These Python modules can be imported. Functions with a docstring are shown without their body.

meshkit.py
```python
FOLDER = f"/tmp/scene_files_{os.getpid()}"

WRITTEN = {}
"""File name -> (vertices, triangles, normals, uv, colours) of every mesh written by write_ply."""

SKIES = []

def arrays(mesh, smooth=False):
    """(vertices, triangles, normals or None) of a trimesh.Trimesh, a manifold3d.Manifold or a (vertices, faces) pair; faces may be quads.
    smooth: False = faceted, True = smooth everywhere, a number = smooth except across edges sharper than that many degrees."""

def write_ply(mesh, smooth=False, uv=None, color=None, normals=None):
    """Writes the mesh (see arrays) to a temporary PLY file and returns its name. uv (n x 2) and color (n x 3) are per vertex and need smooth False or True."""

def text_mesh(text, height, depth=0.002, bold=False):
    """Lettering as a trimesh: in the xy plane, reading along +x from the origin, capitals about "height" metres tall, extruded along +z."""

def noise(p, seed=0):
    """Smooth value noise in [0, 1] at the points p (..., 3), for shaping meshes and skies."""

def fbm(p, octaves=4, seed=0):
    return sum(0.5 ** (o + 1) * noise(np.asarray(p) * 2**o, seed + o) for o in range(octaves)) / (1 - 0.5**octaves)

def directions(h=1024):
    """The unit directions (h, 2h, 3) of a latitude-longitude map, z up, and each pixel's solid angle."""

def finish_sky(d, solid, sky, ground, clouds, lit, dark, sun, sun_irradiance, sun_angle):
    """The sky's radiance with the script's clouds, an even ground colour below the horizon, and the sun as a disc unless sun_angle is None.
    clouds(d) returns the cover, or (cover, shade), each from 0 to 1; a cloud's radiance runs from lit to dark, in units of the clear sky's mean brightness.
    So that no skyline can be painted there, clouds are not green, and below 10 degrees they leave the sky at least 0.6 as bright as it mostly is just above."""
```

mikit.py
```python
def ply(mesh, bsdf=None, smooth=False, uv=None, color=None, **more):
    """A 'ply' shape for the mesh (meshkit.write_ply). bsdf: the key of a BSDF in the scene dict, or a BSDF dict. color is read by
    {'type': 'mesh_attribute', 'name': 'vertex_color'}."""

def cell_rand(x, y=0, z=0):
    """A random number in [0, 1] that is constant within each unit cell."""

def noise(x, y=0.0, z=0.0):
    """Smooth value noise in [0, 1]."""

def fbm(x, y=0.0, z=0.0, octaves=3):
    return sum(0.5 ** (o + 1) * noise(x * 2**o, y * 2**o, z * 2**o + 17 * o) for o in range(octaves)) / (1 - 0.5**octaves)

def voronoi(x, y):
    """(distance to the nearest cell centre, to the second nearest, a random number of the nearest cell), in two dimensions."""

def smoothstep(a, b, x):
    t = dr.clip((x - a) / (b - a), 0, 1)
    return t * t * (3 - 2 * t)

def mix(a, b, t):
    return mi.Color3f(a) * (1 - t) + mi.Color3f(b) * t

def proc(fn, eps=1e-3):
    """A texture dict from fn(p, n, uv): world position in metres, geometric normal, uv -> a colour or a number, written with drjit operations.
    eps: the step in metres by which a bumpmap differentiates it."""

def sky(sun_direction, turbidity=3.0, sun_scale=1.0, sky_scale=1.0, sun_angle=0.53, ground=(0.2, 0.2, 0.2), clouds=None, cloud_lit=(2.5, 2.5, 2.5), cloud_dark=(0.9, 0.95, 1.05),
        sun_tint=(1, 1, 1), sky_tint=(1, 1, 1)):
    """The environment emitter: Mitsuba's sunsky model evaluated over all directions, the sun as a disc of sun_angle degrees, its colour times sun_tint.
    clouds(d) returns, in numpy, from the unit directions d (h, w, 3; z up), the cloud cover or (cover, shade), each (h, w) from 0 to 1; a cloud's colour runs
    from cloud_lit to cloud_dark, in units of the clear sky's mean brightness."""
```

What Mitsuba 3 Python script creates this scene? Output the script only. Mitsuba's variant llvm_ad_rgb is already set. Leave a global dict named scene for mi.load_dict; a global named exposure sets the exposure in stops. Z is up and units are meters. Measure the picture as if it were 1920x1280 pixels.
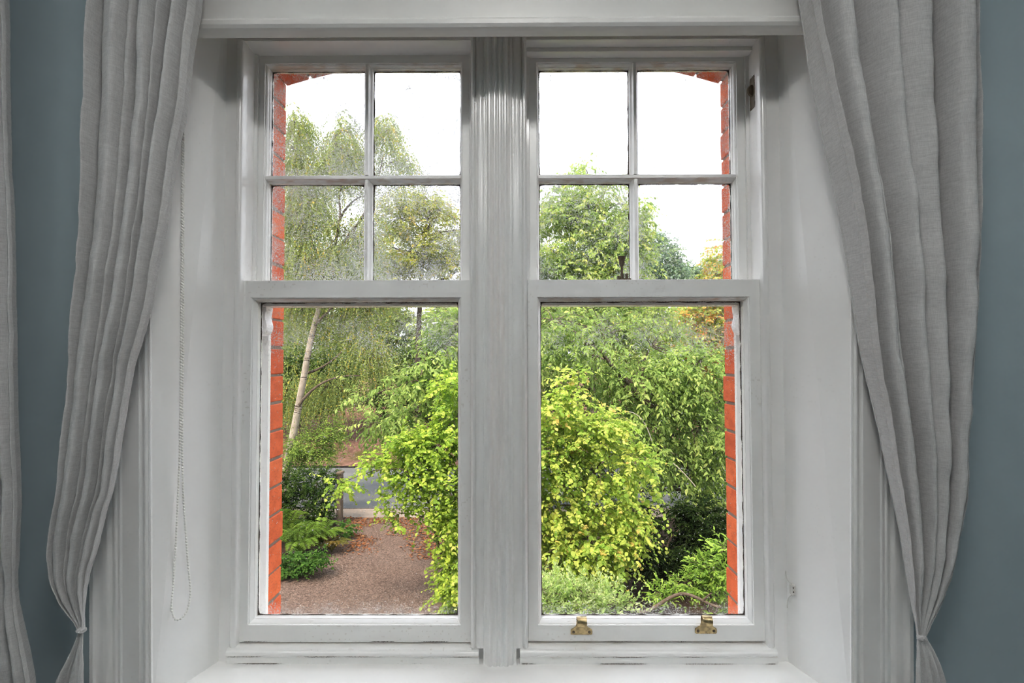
import math
import numpy as np
import trimesh
import drjit as dr
import mitsuba as mi
import mikit
from mikit import proc, ply, noise, fbm, voronoi, cell_rand, smoothstep, mix
import meshkit

T = mi.ScalarTransform4f
rng = np.random.default_rng(7)
scene, labels = {}, {}

# ---------------------------------------------------------------- camera, sky, exposure
F_PX = 1085.0
EYE = np.array([0.0, -1.38, 1.5])
FWD = np.array([-0.00523339, 0.99949568, 0.03132103])
UPV = np.array([0.00225836, -0.03130957, 0.99950718])
RGT = np.cross(FWD, UPV)
scene['camera'] = {'type': 'perspective', 'fov': 2 * math.degrees(math.atan(960 / F_PX)), 'fov_axis': 'x',
                   'near_clip': 0.05, 'far_clip': 300.0,
                   'to_world': T().look_at(origin=EYE.tolist(), target=(EYE + FWD).tolist(), up=UPV.tolist())}
exposure = 0.0
SKY = 215.0


def overcast(d):
    up = np.clip(d[..., 2], 0, 1)
    wisps = meshkit.fbm(d * np.array([3, 3, 6.0]), 3, 5)
    return np.ones(up.shape), np.clip(0.75 - 0.75 * up + 0.25 * (wisps - 0.5), 0, 1)


sky = mikit.sky([-0.25, -0.55, 0.8], turbidity=6, sun_scale=5.0, sky_scale=0.05 * SKY, sun_angle=14, ground=(0.12, 0.12, 0.09),
                clouds=overcast, cloud_lit=(2.26, 2.35, 2.52), cloud_dark=(1.72, 1.78, 1.90))
scene['sky'] = sky
FILL_LAMP = 325.0         # radiance of the two fill lamps added to brighten the room
UNSEEN_CEILING_LAMP = 33.0  # radiance of the unseen round ceiling light above the viewer


def at(px, py, y):
    """The point of the photograph's pixel (1920 x 1280) at the distance y."""
    d = ((px - 960) * RGT + (640 - py) * UPV) / F_PX + FWD
    return EYE + d * ((y - EYE[1]) / d[1])


# ---------------------------------------------------------------- materials
def mat(key, d, two=True):
    scene[key] = {'type': 'twosided', 'b': d} if two else d
    return key


def principled(color, rough=0.5, spec=0.5, metal=0.0, **k):
    c = color if isinstance(color, dict) else {'type': 'rgb', 'value': list(color)}
    return {'type': 'principled', 'base_color': c, 'roughness': rough, 'specular': spec, 'metallic': metal, **k}


def bump(b, fn, scale=1.0, eps=1e-3):
    return {'type': 'bumpmap', 'arbitrary': proc(fn, eps), 'scale': scale, 'b': b}


def paint_fn(base, grime):
    def f(p, n, uv):
        a = fbm(p.x * 7, p.y * 7, p.z * 2.2, 3)
        spots = smoothstep(0.80, 0.86, noise(p.x * 210, p.y * 210, p.z * 160)) * smoothstep(0.55, 0.8, noise(p.x * 9 + 3, p.y * 9, p.z * 7))
        c = mix([base[0] * 0.975, base[1] * 0.97, base[2] * 0.96], base, smoothstep(0.3, 0.7, a))
        return mix(c, [0.36, 0.31, 0.25], spots * grime)
    return f


def brush_fn(p, n, uv):
    return 0.0005 * noise(p.x * 14, p.y * 14, p.z * 7)


mat('paint_gloss', bump(principled(proc(paint_fn((0.80, 0.795, 0.785), 0.12)), 0.16, 0.5), brush_fn))
mat('paint_plain', principled(proc(paint_fn((0.80, 0.795, 0.785), 0.10)), 0.16, 0.5))
mat('paint_pelmet', principled(proc(paint_fn((0.67, 0.665, 0.645), 0.05)), 0.32, 0.45))
mat('paint_satin', bump(principled(proc(paint_fn((0.82, 0.82, 0.81), 0.08)), 0.32, 0.45), brush_fn))


def rail_brush(p, n, uv):
    return 0.0005 * noise(p.x * 7, p.y * 14, p.z * 14)


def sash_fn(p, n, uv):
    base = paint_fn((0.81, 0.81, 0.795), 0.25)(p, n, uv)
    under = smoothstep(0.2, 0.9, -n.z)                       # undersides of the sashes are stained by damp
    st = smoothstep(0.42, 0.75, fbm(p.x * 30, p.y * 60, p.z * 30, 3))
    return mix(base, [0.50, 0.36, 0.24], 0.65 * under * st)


mat('paint_sash', bump(principled(proc(sash_fn), 0.26, 0.5), brush_fn))
mat('paint_rail', bump(principled(proc(sash_fn), 0.26, 0.5), rail_brush))
mat('paint_outside', principled((0.86, 0.86, 0.87), 0.5))


def wall_fn(p, n, uv):
    a = fbm(p.x * 3, p.y * 3, p.z * 3, 3)
    return mix([0.265, 0.330, 0.358], [0.295, 0.363, 0.390], a)


def wall_bump(p, n, uv):
    return 0.0011 * fbm(p.x * 120, p.y * 120, p.z * 120, 2)


mat('wall_paint', bump(principled(proc(wall_fn), 0.55, 0.35), wall_bump))
mat('ceiling_paint', principled((0.84, 0.84, 0.83), 0.8, 0.2))


def carpet_fn(p, n, uv):
    return mix([0.085, 0.080, 0.074], [0.14, 0.132, 0.12], noise(p.x * 240, p.y * 240))


mat('carpet', principled(proc(carpet_fn), 0.95, 0.1))  # unseen floor, kept dark so that little light bounces up


def linen_fn(p, n, uv):
    # uv in metres of cloth
    w = noise(uv.x * 1400, uv.y * 160) * 0.5 + noise(uv.x * 170, uv.y * 1300) * 0.5
    slub = fbm(uv.x * 60, uv.y * 520, 0.0, 2)
    big = fbm(uv.x * 5, uv.y * 3, 1.0, 2)
    t = 0.50 * w + 0.34 * slub + 0.16 * big
    return mix([0.40, 0.396, 0.392], [0.72, 0.714, 0.708], t)


mat('linen', {'type': 'principledthin', 'base_color': proc(linen_fn), 'roughness': 0.9, 'spec_trans': 0.0, 'diff_trans': 0.48, 'sheen': 0.3}, two=False)


def brass_fn(p, n, uv):
    return mix([0.24, 0.18, 0.095], [0.52, 0.40, 0.21], smoothstep(0.25, 0.75, fbm(p.x * 130, p.y * 130, p.z * 130, 2)))


mat('brass', principled(proc(brass_fn), 0.28, 0.5, 0.9))
mat('old_brass', principled((0.085, 0.065, 0.04), 0.5, 0.5, 0.5))
mat('dark_gap', principled((0.045, 0.036, 0.03), 0.85, 0.2))
mat('white_plastic', principled((0.82, 0.82, 0.78), 0.3))
mat('painted_wire', principled((0.60, 0.59, 0.56), 0.4))
scene['glass'] = {'type': 'thindielectric', 'int_ior': 1.5, 'ext_ior': 1.0}
mat('fleck', {'type': 'principledthin', 'base_color': {'type': 'rgb', 'value': [0.60, 0.60, 0.60]}, 'roughness': 0.9, 'spec_trans': 0.0, 'diff_trans': 1.2}, two=False)


def brick_mat(key, c):
    def f(p, n, uv):
        a = fbm(p.x * 40, p.y * 40, p.z * 40, 3)
        b = smoothstep(0.66, 0.8, noise(p.x * 260, p.y * 260, p.z * 260))
        return mix(mix([c[0] * 0.8, c[1] * 0.72, c[2] * 0.7], c, smoothstep(0.2, 0.7, a)), [c[0] * 0.45, c[1] * 0.5, c[2] * 0.6], b * 0.35)

    def h(p, n, uv):
        return 0.0012 * fbm(p.x * 180, p.y * 180, p.z * 180, 2)
    mat(key, bump(principled(proc(f), 0.75, 0.25), h))


BRICKS = [(0.60, 0.114, 0.036), (0.55, 0.097, 0.031), (0.65, 0.136, 0.044)]
for i, c in enumerate(BRICKS):
    brick_mat(f'brick_clay_{i}', c)
mat('mortar', principled((0.20, 0.15, 0.12), 0.95, 0.1))
mat('sandstone', principled((0.50, 0.42, 0.33), 0.9, 0.1))
mat('lamp_metal', principled((0.35, 0.33, 0.30), 0.35, 0.5, 0.9))


# ---------------------------------------------------------------- mesh helpers
def add(key, mesh, bsdf, smooth=False, **k):
    base, i = key, 0
    while key in scene:
        i += 1
        key = f'{base}_{i:03d}'
    scene[key] = ply(mesh, bsdf, smooth=smooth, **k)
    return key


def free(name):
    """The next unused key for a thing made of parts."""
    key, i = name, 0
    while key in labels or any(k == key or k.startswith(key + '__') for k in scene):
        i += 1
        key = f'{name}_{i:03d}'
    return key


def lab(key, label, cat=None, group=None, kind=None):
    d = {'label': label}
    if cat:
        d['category'] = cat
    if group:
        d['group'] = group
    if kind:
        d['kind'] = kind
    labels[key] = d
    return key


def bev(x0, x1, y0, y1, z0, z1, b=0.0015):
    b = min(b, abs(x1 - x0) / 3, abs(y1 - y0) / 3, abs(z1 - z0) / 3)
    P = []
    for x, sx in ((x0, 1), (x1, -1)):
        for y, sy in ((y0, 1), (y1, -1)):
            for z, sz in ((z0, 1), (z1, -1)):
                P += [(x + sx * b, y + sy * b, z), (x + sx * b, y, z + sz * b), (x, y + sy * b, z + sz * b)]
    return trimesh.convex.convex_hull(np.array(P))


def box(x0, x1, y0, y1, z0, z1):
    m = trimesh.creation.box([x1 - x0, y1 - y0, z1 - z0])
    m.apply_translation([(x0 + x1) / 2, (y0 + y1) / 2, (z0 + z1) / 2])
    return m


cat_ = trimesh.util.concatenate


def extrude_path(profile, a, b, closed=True):
    """profile: (n,3) points at a; swept straight by the vector b - a; ends capped as a fan when closed."""
    P = np.asarray(profile, float)
    d = np.asarray(b, float) - np.asarray(a, float)
    n = len(P)
    V = np.vstack([P, P + d])
    i = np.arange(n if closed else n - 1)
    j = (i + 1) % n
    Fq = np.vstack([np.stack([i, j, j + n], 1), np.stack([i, j + n, i + n], 1)])
    if closed:
        from shapely.geometry import Polygon
        # cap in the plane of the two widest axes
        e = np.argsort(-np.ptp(P, axis=0))[:2]
        v2, f2 = trimesh.creation.triangulate_polygon(Polygon(P[:, e]), engine='earcut')
        idx = np.array([int(np.argmin(((P[:, e] - q) ** 2).sum(1))) for q in v2])
        Fq = np.vstack([Fq, idx[f2], idx[f2][:, ::-1] + n])
    m = trimesh.Trimesh(V, Fq, process=False)
    trimesh.repair.fix_normals(m)
    return m


def tube(path, radii, sides=6, cap=True):
    P = np.asarray(path, float)
    n = len(P)
    r = np.broadcast_to(np.asarray(radii, float), (n,))
    tan = np.gradient(P, axis=0)
    tan /= np.linalg.norm(tan, axis=1, keepdims=True) + 1e-12
    ref = np.array([0.31, 0.17, 0.93]) if abs(tan[0] @ np.array([0.31, 0.17, 0.93])) < 0.9 else np.array([1.0, 0, 0])
    V = []
    u = np.cross(tan[0], ref)
    u /= np.linalg.norm(u)
    ang = np.arange(sides) * 2 * np.pi / sides
    for k in range(n):
        u = u - tan[k] * (u @ tan[k])
        u /= np.linalg.norm(u) + 1e-12
        w = np.cross(tan[k], u)
        V.append(P[k] + r[k] * (np.cos(ang)[:, None] * u + np.sin(ang)[:, None] * w))
    V = np.vstack(V)
    i = np.arange(sides)
    j = (i + 1) % sides
    Fs = []
    for k in range(n - 1):
        a, b = k * sides, (k + 1) * sides
        Fs += [np.stack([a + i, a + j, b + j], 1), np.stack([a + i, b + j, b + i], 1)]
    if cap:
        for base, pt, s in ((0, P[0], -1), ((n - 1) * sides, P[-1], 1)):
            V = np.vstack([V, pt])
            c = len(V) - 1
            Fs.append(np.stack([base + i, base + j, np.full(sides, c)], 1)[:, ::s])
    return trimesh.Trimesh(V, np.vstack(Fs), process=False)


def smooth_path(P, n):
    from scipy.interpolate import CubicSpline
    P = np.asarray(P, float)
    t = np.r_[0, np.cumsum(np.linalg.norm(np.diff(P, axis=0), axis=1))]
    return CubicSpline(t, P)(np.linspace(0, t[-1], n))


def lathe(profile, center, seg=24, axis=2):
    """profile: (radius, height) pairs."""
    m = trimesh.creation.revolve(np.asarray(profile, float), sections=seg)
    if axis == 1:
        m.apply_transform(trimesh.transformations.rotation_matrix(math.pi / 2, [1, 0, 0]))
    m.apply_translation(center)
    return m


# ---------------------------------------------------------------- the room
WALL_Y = -0.18          # room face of the window wall
OUT_Y = 0.22            # outer face of the brick wall
X0, X1 = -0.80, 0.74  # opening in the room face
ROOM = dict(x0=-2.6, x1=2.6, y0=-4.6, z1=2.75)
wf = cat_([box(ROOM['x0'], X0, WALL_Y, OUT_Y - 0.11, 0, ROOM['z1']), box(X1, ROOM['x1'], WALL_Y, OUT_Y - 0.11, 0, ROOM['z1']),
           box(X0, X1, WALL_Y, OUT_Y - 0.11, 0, 0.77), box(X0, X1, WALL_Y, OUT_Y - 0.11, 2.44, ROOM['z1'])])
lab(add('wall_front', wf, 'wall_paint'), 'grey-teal painted window wall behind the curtains', kind='structure')
lab(add('wall_left', box(ROOM['x0'] - 0.1, ROOM['x0'], ROOM['y0'], 0, 0, ROOM['z1']), 'wall_paint'), 'grey-teal wall at the left side of the room', kind='structure')
lab(add('wall_right', box(ROOM['x1'], ROOM['x1'] + 0.1, ROOM['y0'], 0, 0, ROOM['z1']), 'wall_paint'), 'grey-teal wall at the right side of the room', kind='structure')
lab(add('wall_back', box(ROOM['x0'], ROOM['x1'], ROOM['y0'] - 0.1, ROOM['y0'], 0, ROOM['z1']), 'wall_paint'), 'unseen grey-teal wall behind the viewer', kind='structure')  # out of view; its dark paint keeps bounce light low
lab(add('floor', box(ROOM['x0'], ROOM['x1'], ROOM['y0'], WALL_Y, -0.1, 0), 'carpet'), 'unseen carpeted floor of the room below the frame', kind='structure')
lab(add('ceiling', box(ROOM['x0'], ROOM['x1'], ROOM['y0'], OUT_Y, ROOM['z1'], ROOM['z1'] + 0.1), 'ceiling_paint'), 'white ceiling of the room above the frame', kind='structure')

# fill lamps added behind the camera, shaped as uplighters, to brighten ceiling and room
for x, y in ((-1.35, -2.7), (1.25, -2.6)):
    k = free('added_fill_lamp')
    side = 'left' if x < 0 else 'right'
    lab(k, f'added fill lamp shaped as a metal uplighter, unseen behind the viewer at the {side}', 'lamp', 'added fill lamps behind the viewer')
    add(k + '__base', lathe([(0, 0), (0.14, 0), (0.14, 0.015), (0.03, 0.03), (0, 0.03)], [x, y, 0]), 'lamp_metal', smooth=40)
    add(k + '__pole', lathe([(0.012, 0.03), (0.012, 1.72)], [x, y, 0]), 'lamp_metal', smooth=40)
    add(k + '__shade', lathe([(0.0, 1.70), (0.06, 1.71), (0.16, 1.78), (0.20, 1.86), (0.195, 1.86), (0.155, 1.79), (0.05, 1.725), (0, 1.72)], [x, y, 0]), 'lamp_metal', smooth=40)
    disc = trimesh.creation.cylinder(0.15, 0.01, sections=32)
    disc.apply_translation([x, y, 1.80])
    scene[k + '__diffuser'] = ply(disc, 'white_plastic', emitter={'type': 'area', 'radiance': {'type': 'rgb', 'value': [FILL_LAMP, FILL_LAMP * 0.99, FILL_LAMP * 0.98]}})


lab('unseen_ceiling_light', 'unseen round flush ceiling light above the viewer', 'lamp')  # out of view, placed to cast the pelmet shadow on the mullion
add('unseen_ceiling_light__rim', lathe([(0.20, 2.69), (0.23, 2.69), (0.24, 2.75), (0.20, 2.75)], [0.0, -1.32, 0]), 'lamp_metal', smooth=40)
disc = trimesh.creation.cylinder(0.20, 0.03, sections=40)
disc.apply_translation([0.0, -1.32, 2.70])
scene['unseen_ceiling_light__diffuser'] = ply(disc, 'white_plastic', emitter={'type': 'area', 'radiance': {'type': 'rgb', 'value': [UNSEEN_CEILING_LAMP, UNSEEN_CEILING_LAMP * 0.985, UNSEEN_CEILING_LAMP * 0.96]}})


# ---------------------------------------------------------------- architraves, pelmet, reveals, board, mullion
def profile_strip(pts, z0, z1, mirror=False, x_ref=0.0, y_ref=0.0, lean=0.0):
    """pts: (distance from x_ref, height towards the room); a vertical moulding with its back on the wall."""
    s = -1 if mirror else 1
    P = [(x_ref + s * u, y_ref - h, z0) for u, h in pts]
    P += [(x_ref + s * pts[-1][0], y_ref + 0.004, z0), (x_ref + s * pts[0][0], y_ref + 0.004, z0)]
    return extrude_path(P, (0, 0, z0), (lean * (z1 - z0), 0, z1))


def arc(u0, h0, u1, h1, bulge, n=6):
    t = np.linspace(0, 1, n)
    d = np.array([u1 - u0, h1 - h0])
    L = np.linalg.norm(d)
    nn = np.array([-d[1], d[0]]) / L
    return [(u0 + d[0] * a + nn[0] * bulge * math.sin(math.pi * a), h0 + d[1] * a + nn[1] * bulge * math.sin(math.pi * a)) for a in t]


ARCH = ([(0, 0.0), (0.0, 0.010), (0.003, 0.012), (0.005, 0.010)] + arc(0.006, 0.010, 0.018, 0.012, 0.007) + arc(0.019, 0.009, 0.0265, 0.015, -0.002) + [(0.029, 0.015), (0.030, 0.0125), (0.066, 0.0125)]
        + arc(0.067, 0.013, 0.076, 0.016, 0.004) + arc(0.077, 0.016, 0.087, 0.018, 0.005) + [(0.0885, 0.014), (0.091, 0.014)] + arc(0.092, 0.019, 0.106, 0.029, 0.004) + arc(0.107, 0.0295, 0.122, 0.034, -0.003)
        + [(0.1235, 0.037)] + arc(0.124, 0.038, 0.129, 0.039, 0.002) + [(0.130, 0.034), (0.1365, 0.034), (0.1385, 0.0)])
ARCH = [(u * 0.86, h * 0.52) for u, h in ARCH]
ea, eb = at(284.5, 640, WALL_Y), at(286.5, 1270, WALL_Y)        # the old architraves stand a little out of plumb
fa, fb = at(1593, 560, WALL_Y), at(1593.5, 1270, WALL_Y)
LEAN_L, LEAN_R = (ea[0] - eb[0]) / (ea[2] - eb[2]), (fa[0] - fb[0]) / (fa[2] - fb[2])


def edge_l(z):
    return eb[0] + LEAN_L * (z - eb[2])


def edge_r(z):
    return fb[0] + LEAN_R * (z - fb[2])


lab(add('trim_1', profile_strip(ARCH, 0.0, 2.6, True, edge_l(0), WALL_Y, LEAN_L), 'paint_satin', smooth=32), 'white moulded architrave beside the left curtain', kind='structure')
lab(add('trim_2', profile_strip(ARCH, 0.0, 2.6, False, edge_r(0), WALL_Y, LEAN_R), 'paint_satin', smooth=32), 'white moulded architrave beside the right curtain', kind='structure')

# pelmet board across the top with a bead along its lower edge
pz = 2.192
pel = [(WALL_Y + 0.02, pz), (WALL_Y - 0.003, pz), (WALL_Y - 0.012, pz + 0.003), (WALL_Y - 0.016, pz + 0.009), (WALL_Y - 0.016, pz + 0.018), (WALL_Y - 0.012, pz + 0.0235), (WALL_Y - 0.006, pz + 0.0255),
       (WALL_Y - 0.004, pz + 0.028), (WALL_Y - 0.004, 2.60), (WALL_Y + 0.02, 2.60)]
m = extrude_path([(X0 + 0.003, y, z) for y, z in pel], (0, 0, 0), (X1 - X0 - 0.006, 0, 0))
lab(add('trim_3', m, 'paint_pelmet', smooth=32), 'white pelmet board with a bead edge above both windows', kind='structure')


def reveal(xa, ya, edge, yb, s):
    """splayed lining from the sash box (xa, ya) to the leaning architrave; s = side of the wall behind it."""
    z0, z1 = 0.795, 2.44
    V = []
    for z in (z0, z1):
        for q in (0, 0.016 * s):
            V += [(xa + q, ya, z), (edge(z) + q, yb, z)]
    return trimesh.convex.convex_hull(np.array(V))


lab(add('trim_4', reveal(-0.693, -0.012, edge_l, WALL_Y, -1), 'paint_satin'), 'white splayed reveal panel left of the windows', kind='structure')
lab(add('trim_5', reveal(0.632, -0.012, edge_r, WALL_Y, 1), 'paint_satin'), 'white splayed reveal panel right of the windows with a cleat on it', kind='structure')
lab(add('trim_6', cat_([box(-0.76, 0.70, WALL_Y, 0.11, 2.41, 2.44)]), 'paint_satin'), 'white soffit lining behind the pelmet', kind='structure')
sill = extrude_path([(-0.70, 0.03, 0.77), (0.64, 0.03, 0.77), (0.72, -0.19, 0.77), (0.72, -0.215, 0.77), (-0.79, -0.215, 0.77), (-0.79, -0.19, 0.77)], (0, 0, 0.77), (0, 0, 0.799))
lab(add('trim_7', sill, 'paint_satin'), 'white window board below both windows', kind='structure')

# sash boxes: inner linings beside the reveals, pulley stiles, head, outer linings
HEAD = 2.268
boxes = []
for xo, xi, s in ((-0.700, -0.652, 1), (0.640, 0.585, -1)):
    lo, hi = min(xo, xi), max(xo, xi)
    boxes.append(bev(lo, hi, -0.012, 0.002, 0.79, 2.43, 0.001))        # inner lining
    boxes.append(bev(min(xo, xi), max(xo, xi), 0.002, 0.10, 0.79, 2.43, 0.001))
    boxes.append(bev(min(xi - s * 0.03, xi + s * 0.020), max(xi - s * 0.03, xi + s * 0.020), 0.10, 0.116, 0.79, 2.43, 0.001))  # outer lining
boxes.append(bev(-0.70, 0.64, -0.012, 0.118, HEAD, 2.43, 0.001))
boxes.append(bev(-0.70, 0.64, 0.0, 0.118, 0.77, 0.832, 0.001))
boxes.append(bev(-0.104, 0.0285, 0.0, 0.116, 0.79, HEAD, 0.001))
lab(add('trim_8', cat_(boxes), 'paint_gloss'), 'white sash box frame around both windows', kind='structure')

# reeded mullion
MP = ([(0, 0.0), (0.0, 0.008)] + arc(0.0008, 0.009, 0.0105, 0.009, 0.005) + [(0.011, 0.004), (0.0130, 0.004)] + arc(0.0132, 0.010, 0.029, 0.012, 0.003) + [(0.0305, 0.009), (0.033, 0.009), (0.0345, 0.014), (0.0375, 0.0145), (0.038, 0.0185)]
      + arc(0.0385, 0.0185, 0.0505, 0.0185, 0.0060) + arc(0.0510, 0.0185, 0.0630, 0.0185, 0.0060) + arc(0.0635, 0.0185, 0.0755, 0.0185, 0.0060) + arc(0.0760, 0.0185, 0.0880, 0.0185, 0.0060) + [(0.0885, 0.0185)] + [(0.089, 0.0145)]
      + arc(0.0900, 0.015, 0.0990, 0.013, 0.0035) + [(0.0992, 0.009), (0.1015, 0.009)] + arc(0.102, 0.012, 0.1180, 0.010, 0.003) + [(0.1185, 0.004), (0.1205, 0.004)] + arc(0.1215, 0.009, 0.1317, 0.009, 0.005) + [(0.1325, 0.008), (0.1325, 0.0)])
mull = profile_strip(MP, 0.835, 2.43, False, -0.104, -0.012)
mid = [(u, h) for u, h in MP if 0.027 <= u <= 0.106]
foot = profile_strip([(mid[0][0], 0)] + [(u, h + 0.0008) for u, h in mid] + [(mid[-1][0], 0)], 0.797, 0.84, False, -0.104, -0.012)
lab(add('trim_9', cat_([mull, foot]), 'paint_plain', smooth=24), 'white reeded mullion between the two windows', kind='structure')


# ---------------------------------------------------------------- the two sash windows
def ring(outer, rects, name, key, bsdf, rail_bsdf):
    """outer: (x0, x1, z0, z1); rects: successive (x0, x1, z0, z1, y); one mesh for each side, mitred."""
    R4 = [np.array([(a, y, c), (b, y, c), (b, y, d), (a, y, d)]) for a, b, c, d, y in rects]
    names = ('bottom_rail', 'stile', 'top_rail', 'stile')
    for s, nm in enumerate(names):
        t = (s + 1) % 4
        V, Fc = [], []
        n = len(R4)
        for k in range(n):
            V += [R4[k][s], R4[k][t]]
        for k in range(n):
            j = (k + 1) % n
            Fc += [(2 * k, 2 * k + 1, 2 * j + 1), (2 * k, 2 * j + 1, 2 * j)]
        # end caps
        for e in (0, 1):
            for k in range(1, n - 1):
                Fc.append((e, 2 * k + e, 2 * (k + 1) + e))
        mm = trimesh.Trimesh(np.array(V), np.array(Fc), process=False)
        add(f'{key}__{nm}', mm, rail_bsdf if 'rail' in nm else bsdf, smooth=False)


def sash_profile(outer, glass, yf, yg, yb, face):
    """rectangles from the outer back edge round the front to the glass edge and the back."""
    ox0, ox1, oz0, oz1 = outer
    gx0, gx1, gz0, gz1 = glass
    b = 0.0012

    def g(e, y):
        return (gx0 - e, gx1 + e, gz0 - e, gz1 + e, y)
    return [(ox0, ox1, oz0, oz1, yb), (ox0, ox1, oz0, oz1, yf + b), (ox0 + b, ox1 - b, oz0 + b, oz1 - b, yf), g(face, yf), g(face - 0.0005, yf + 0.003), g(face - 0.0028, yf + 0.0045),
            g(face - 0.0045, yf + 0.008), g(0.0015, yf + 0.014), g(0.0012, yf + 0.016), g(0.0, yf + 0.017), g(0.0, yg + 0.004), g(0.002, yb)]


def pane(key, x0, x1, z0, z1, y):
    m = trimesh.Trimesh(np.array([(x0, y, z0), (x1, y, z0), (x1, y, z1), (x0, y, z1)]), [[0, 1, 2], [0, 2, 3]], process=False)
    return add(key, m, 'glass')


def putty(key, x0, x1, z0, z1, y, w=0.0022, seed=0, sides='lrtb'):
    """the thin dark, broken line of old putty between glass and moulding."""
    r = np.random.default_rng(seed)
    V, Fc = [], []
    runs = {'b': ((x0, z0), (x1, z0), (0, 1)), 't': ((x0, z1), (x1, z1), (0, -1)), 'l': ((x0, z0), (x0, z1), (1, 0)), 'r': ((x1, z0), (x1, z1), (-1, 0))}
    for sd in sides:
        a, b, nn = (np.array(q, float) for q in runs[sd])
        n = max(8, int(np.linalg.norm(b - a) / 0.006))
        t = np.linspace(0, 1, n)
        wob = w * (0.25 + 0.75 * np.clip(meshkit.fbm(np.stack([t * n * 0.35, t * 0 + r.random() * 50, t * 0], 1), 3, seed) * 2.2 - 0.45, 0, 1.4))
        wob = wob + w * 1.6 * np.exp(-np.minimum(t, 1 - t) * np.linalg.norm(b - a) / 0.006)
        base = len(V)
        for q, ww in zip(t, wob):
            p = a + (b - a) * q
            o = p + nn * ww
            V += [(p[0], y, p[1]), (o[0], y - 0.0004, o[1])]
        for i in range(n - 1):
            k = base + 2 * i
            Fc += [(k, k + 1, k + 3), (k, k + 3, k + 2)]
    return add(key, trimesh.Trimesh(np.array(V), np.array(Fc), process=False), 'dark_gap')


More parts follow.
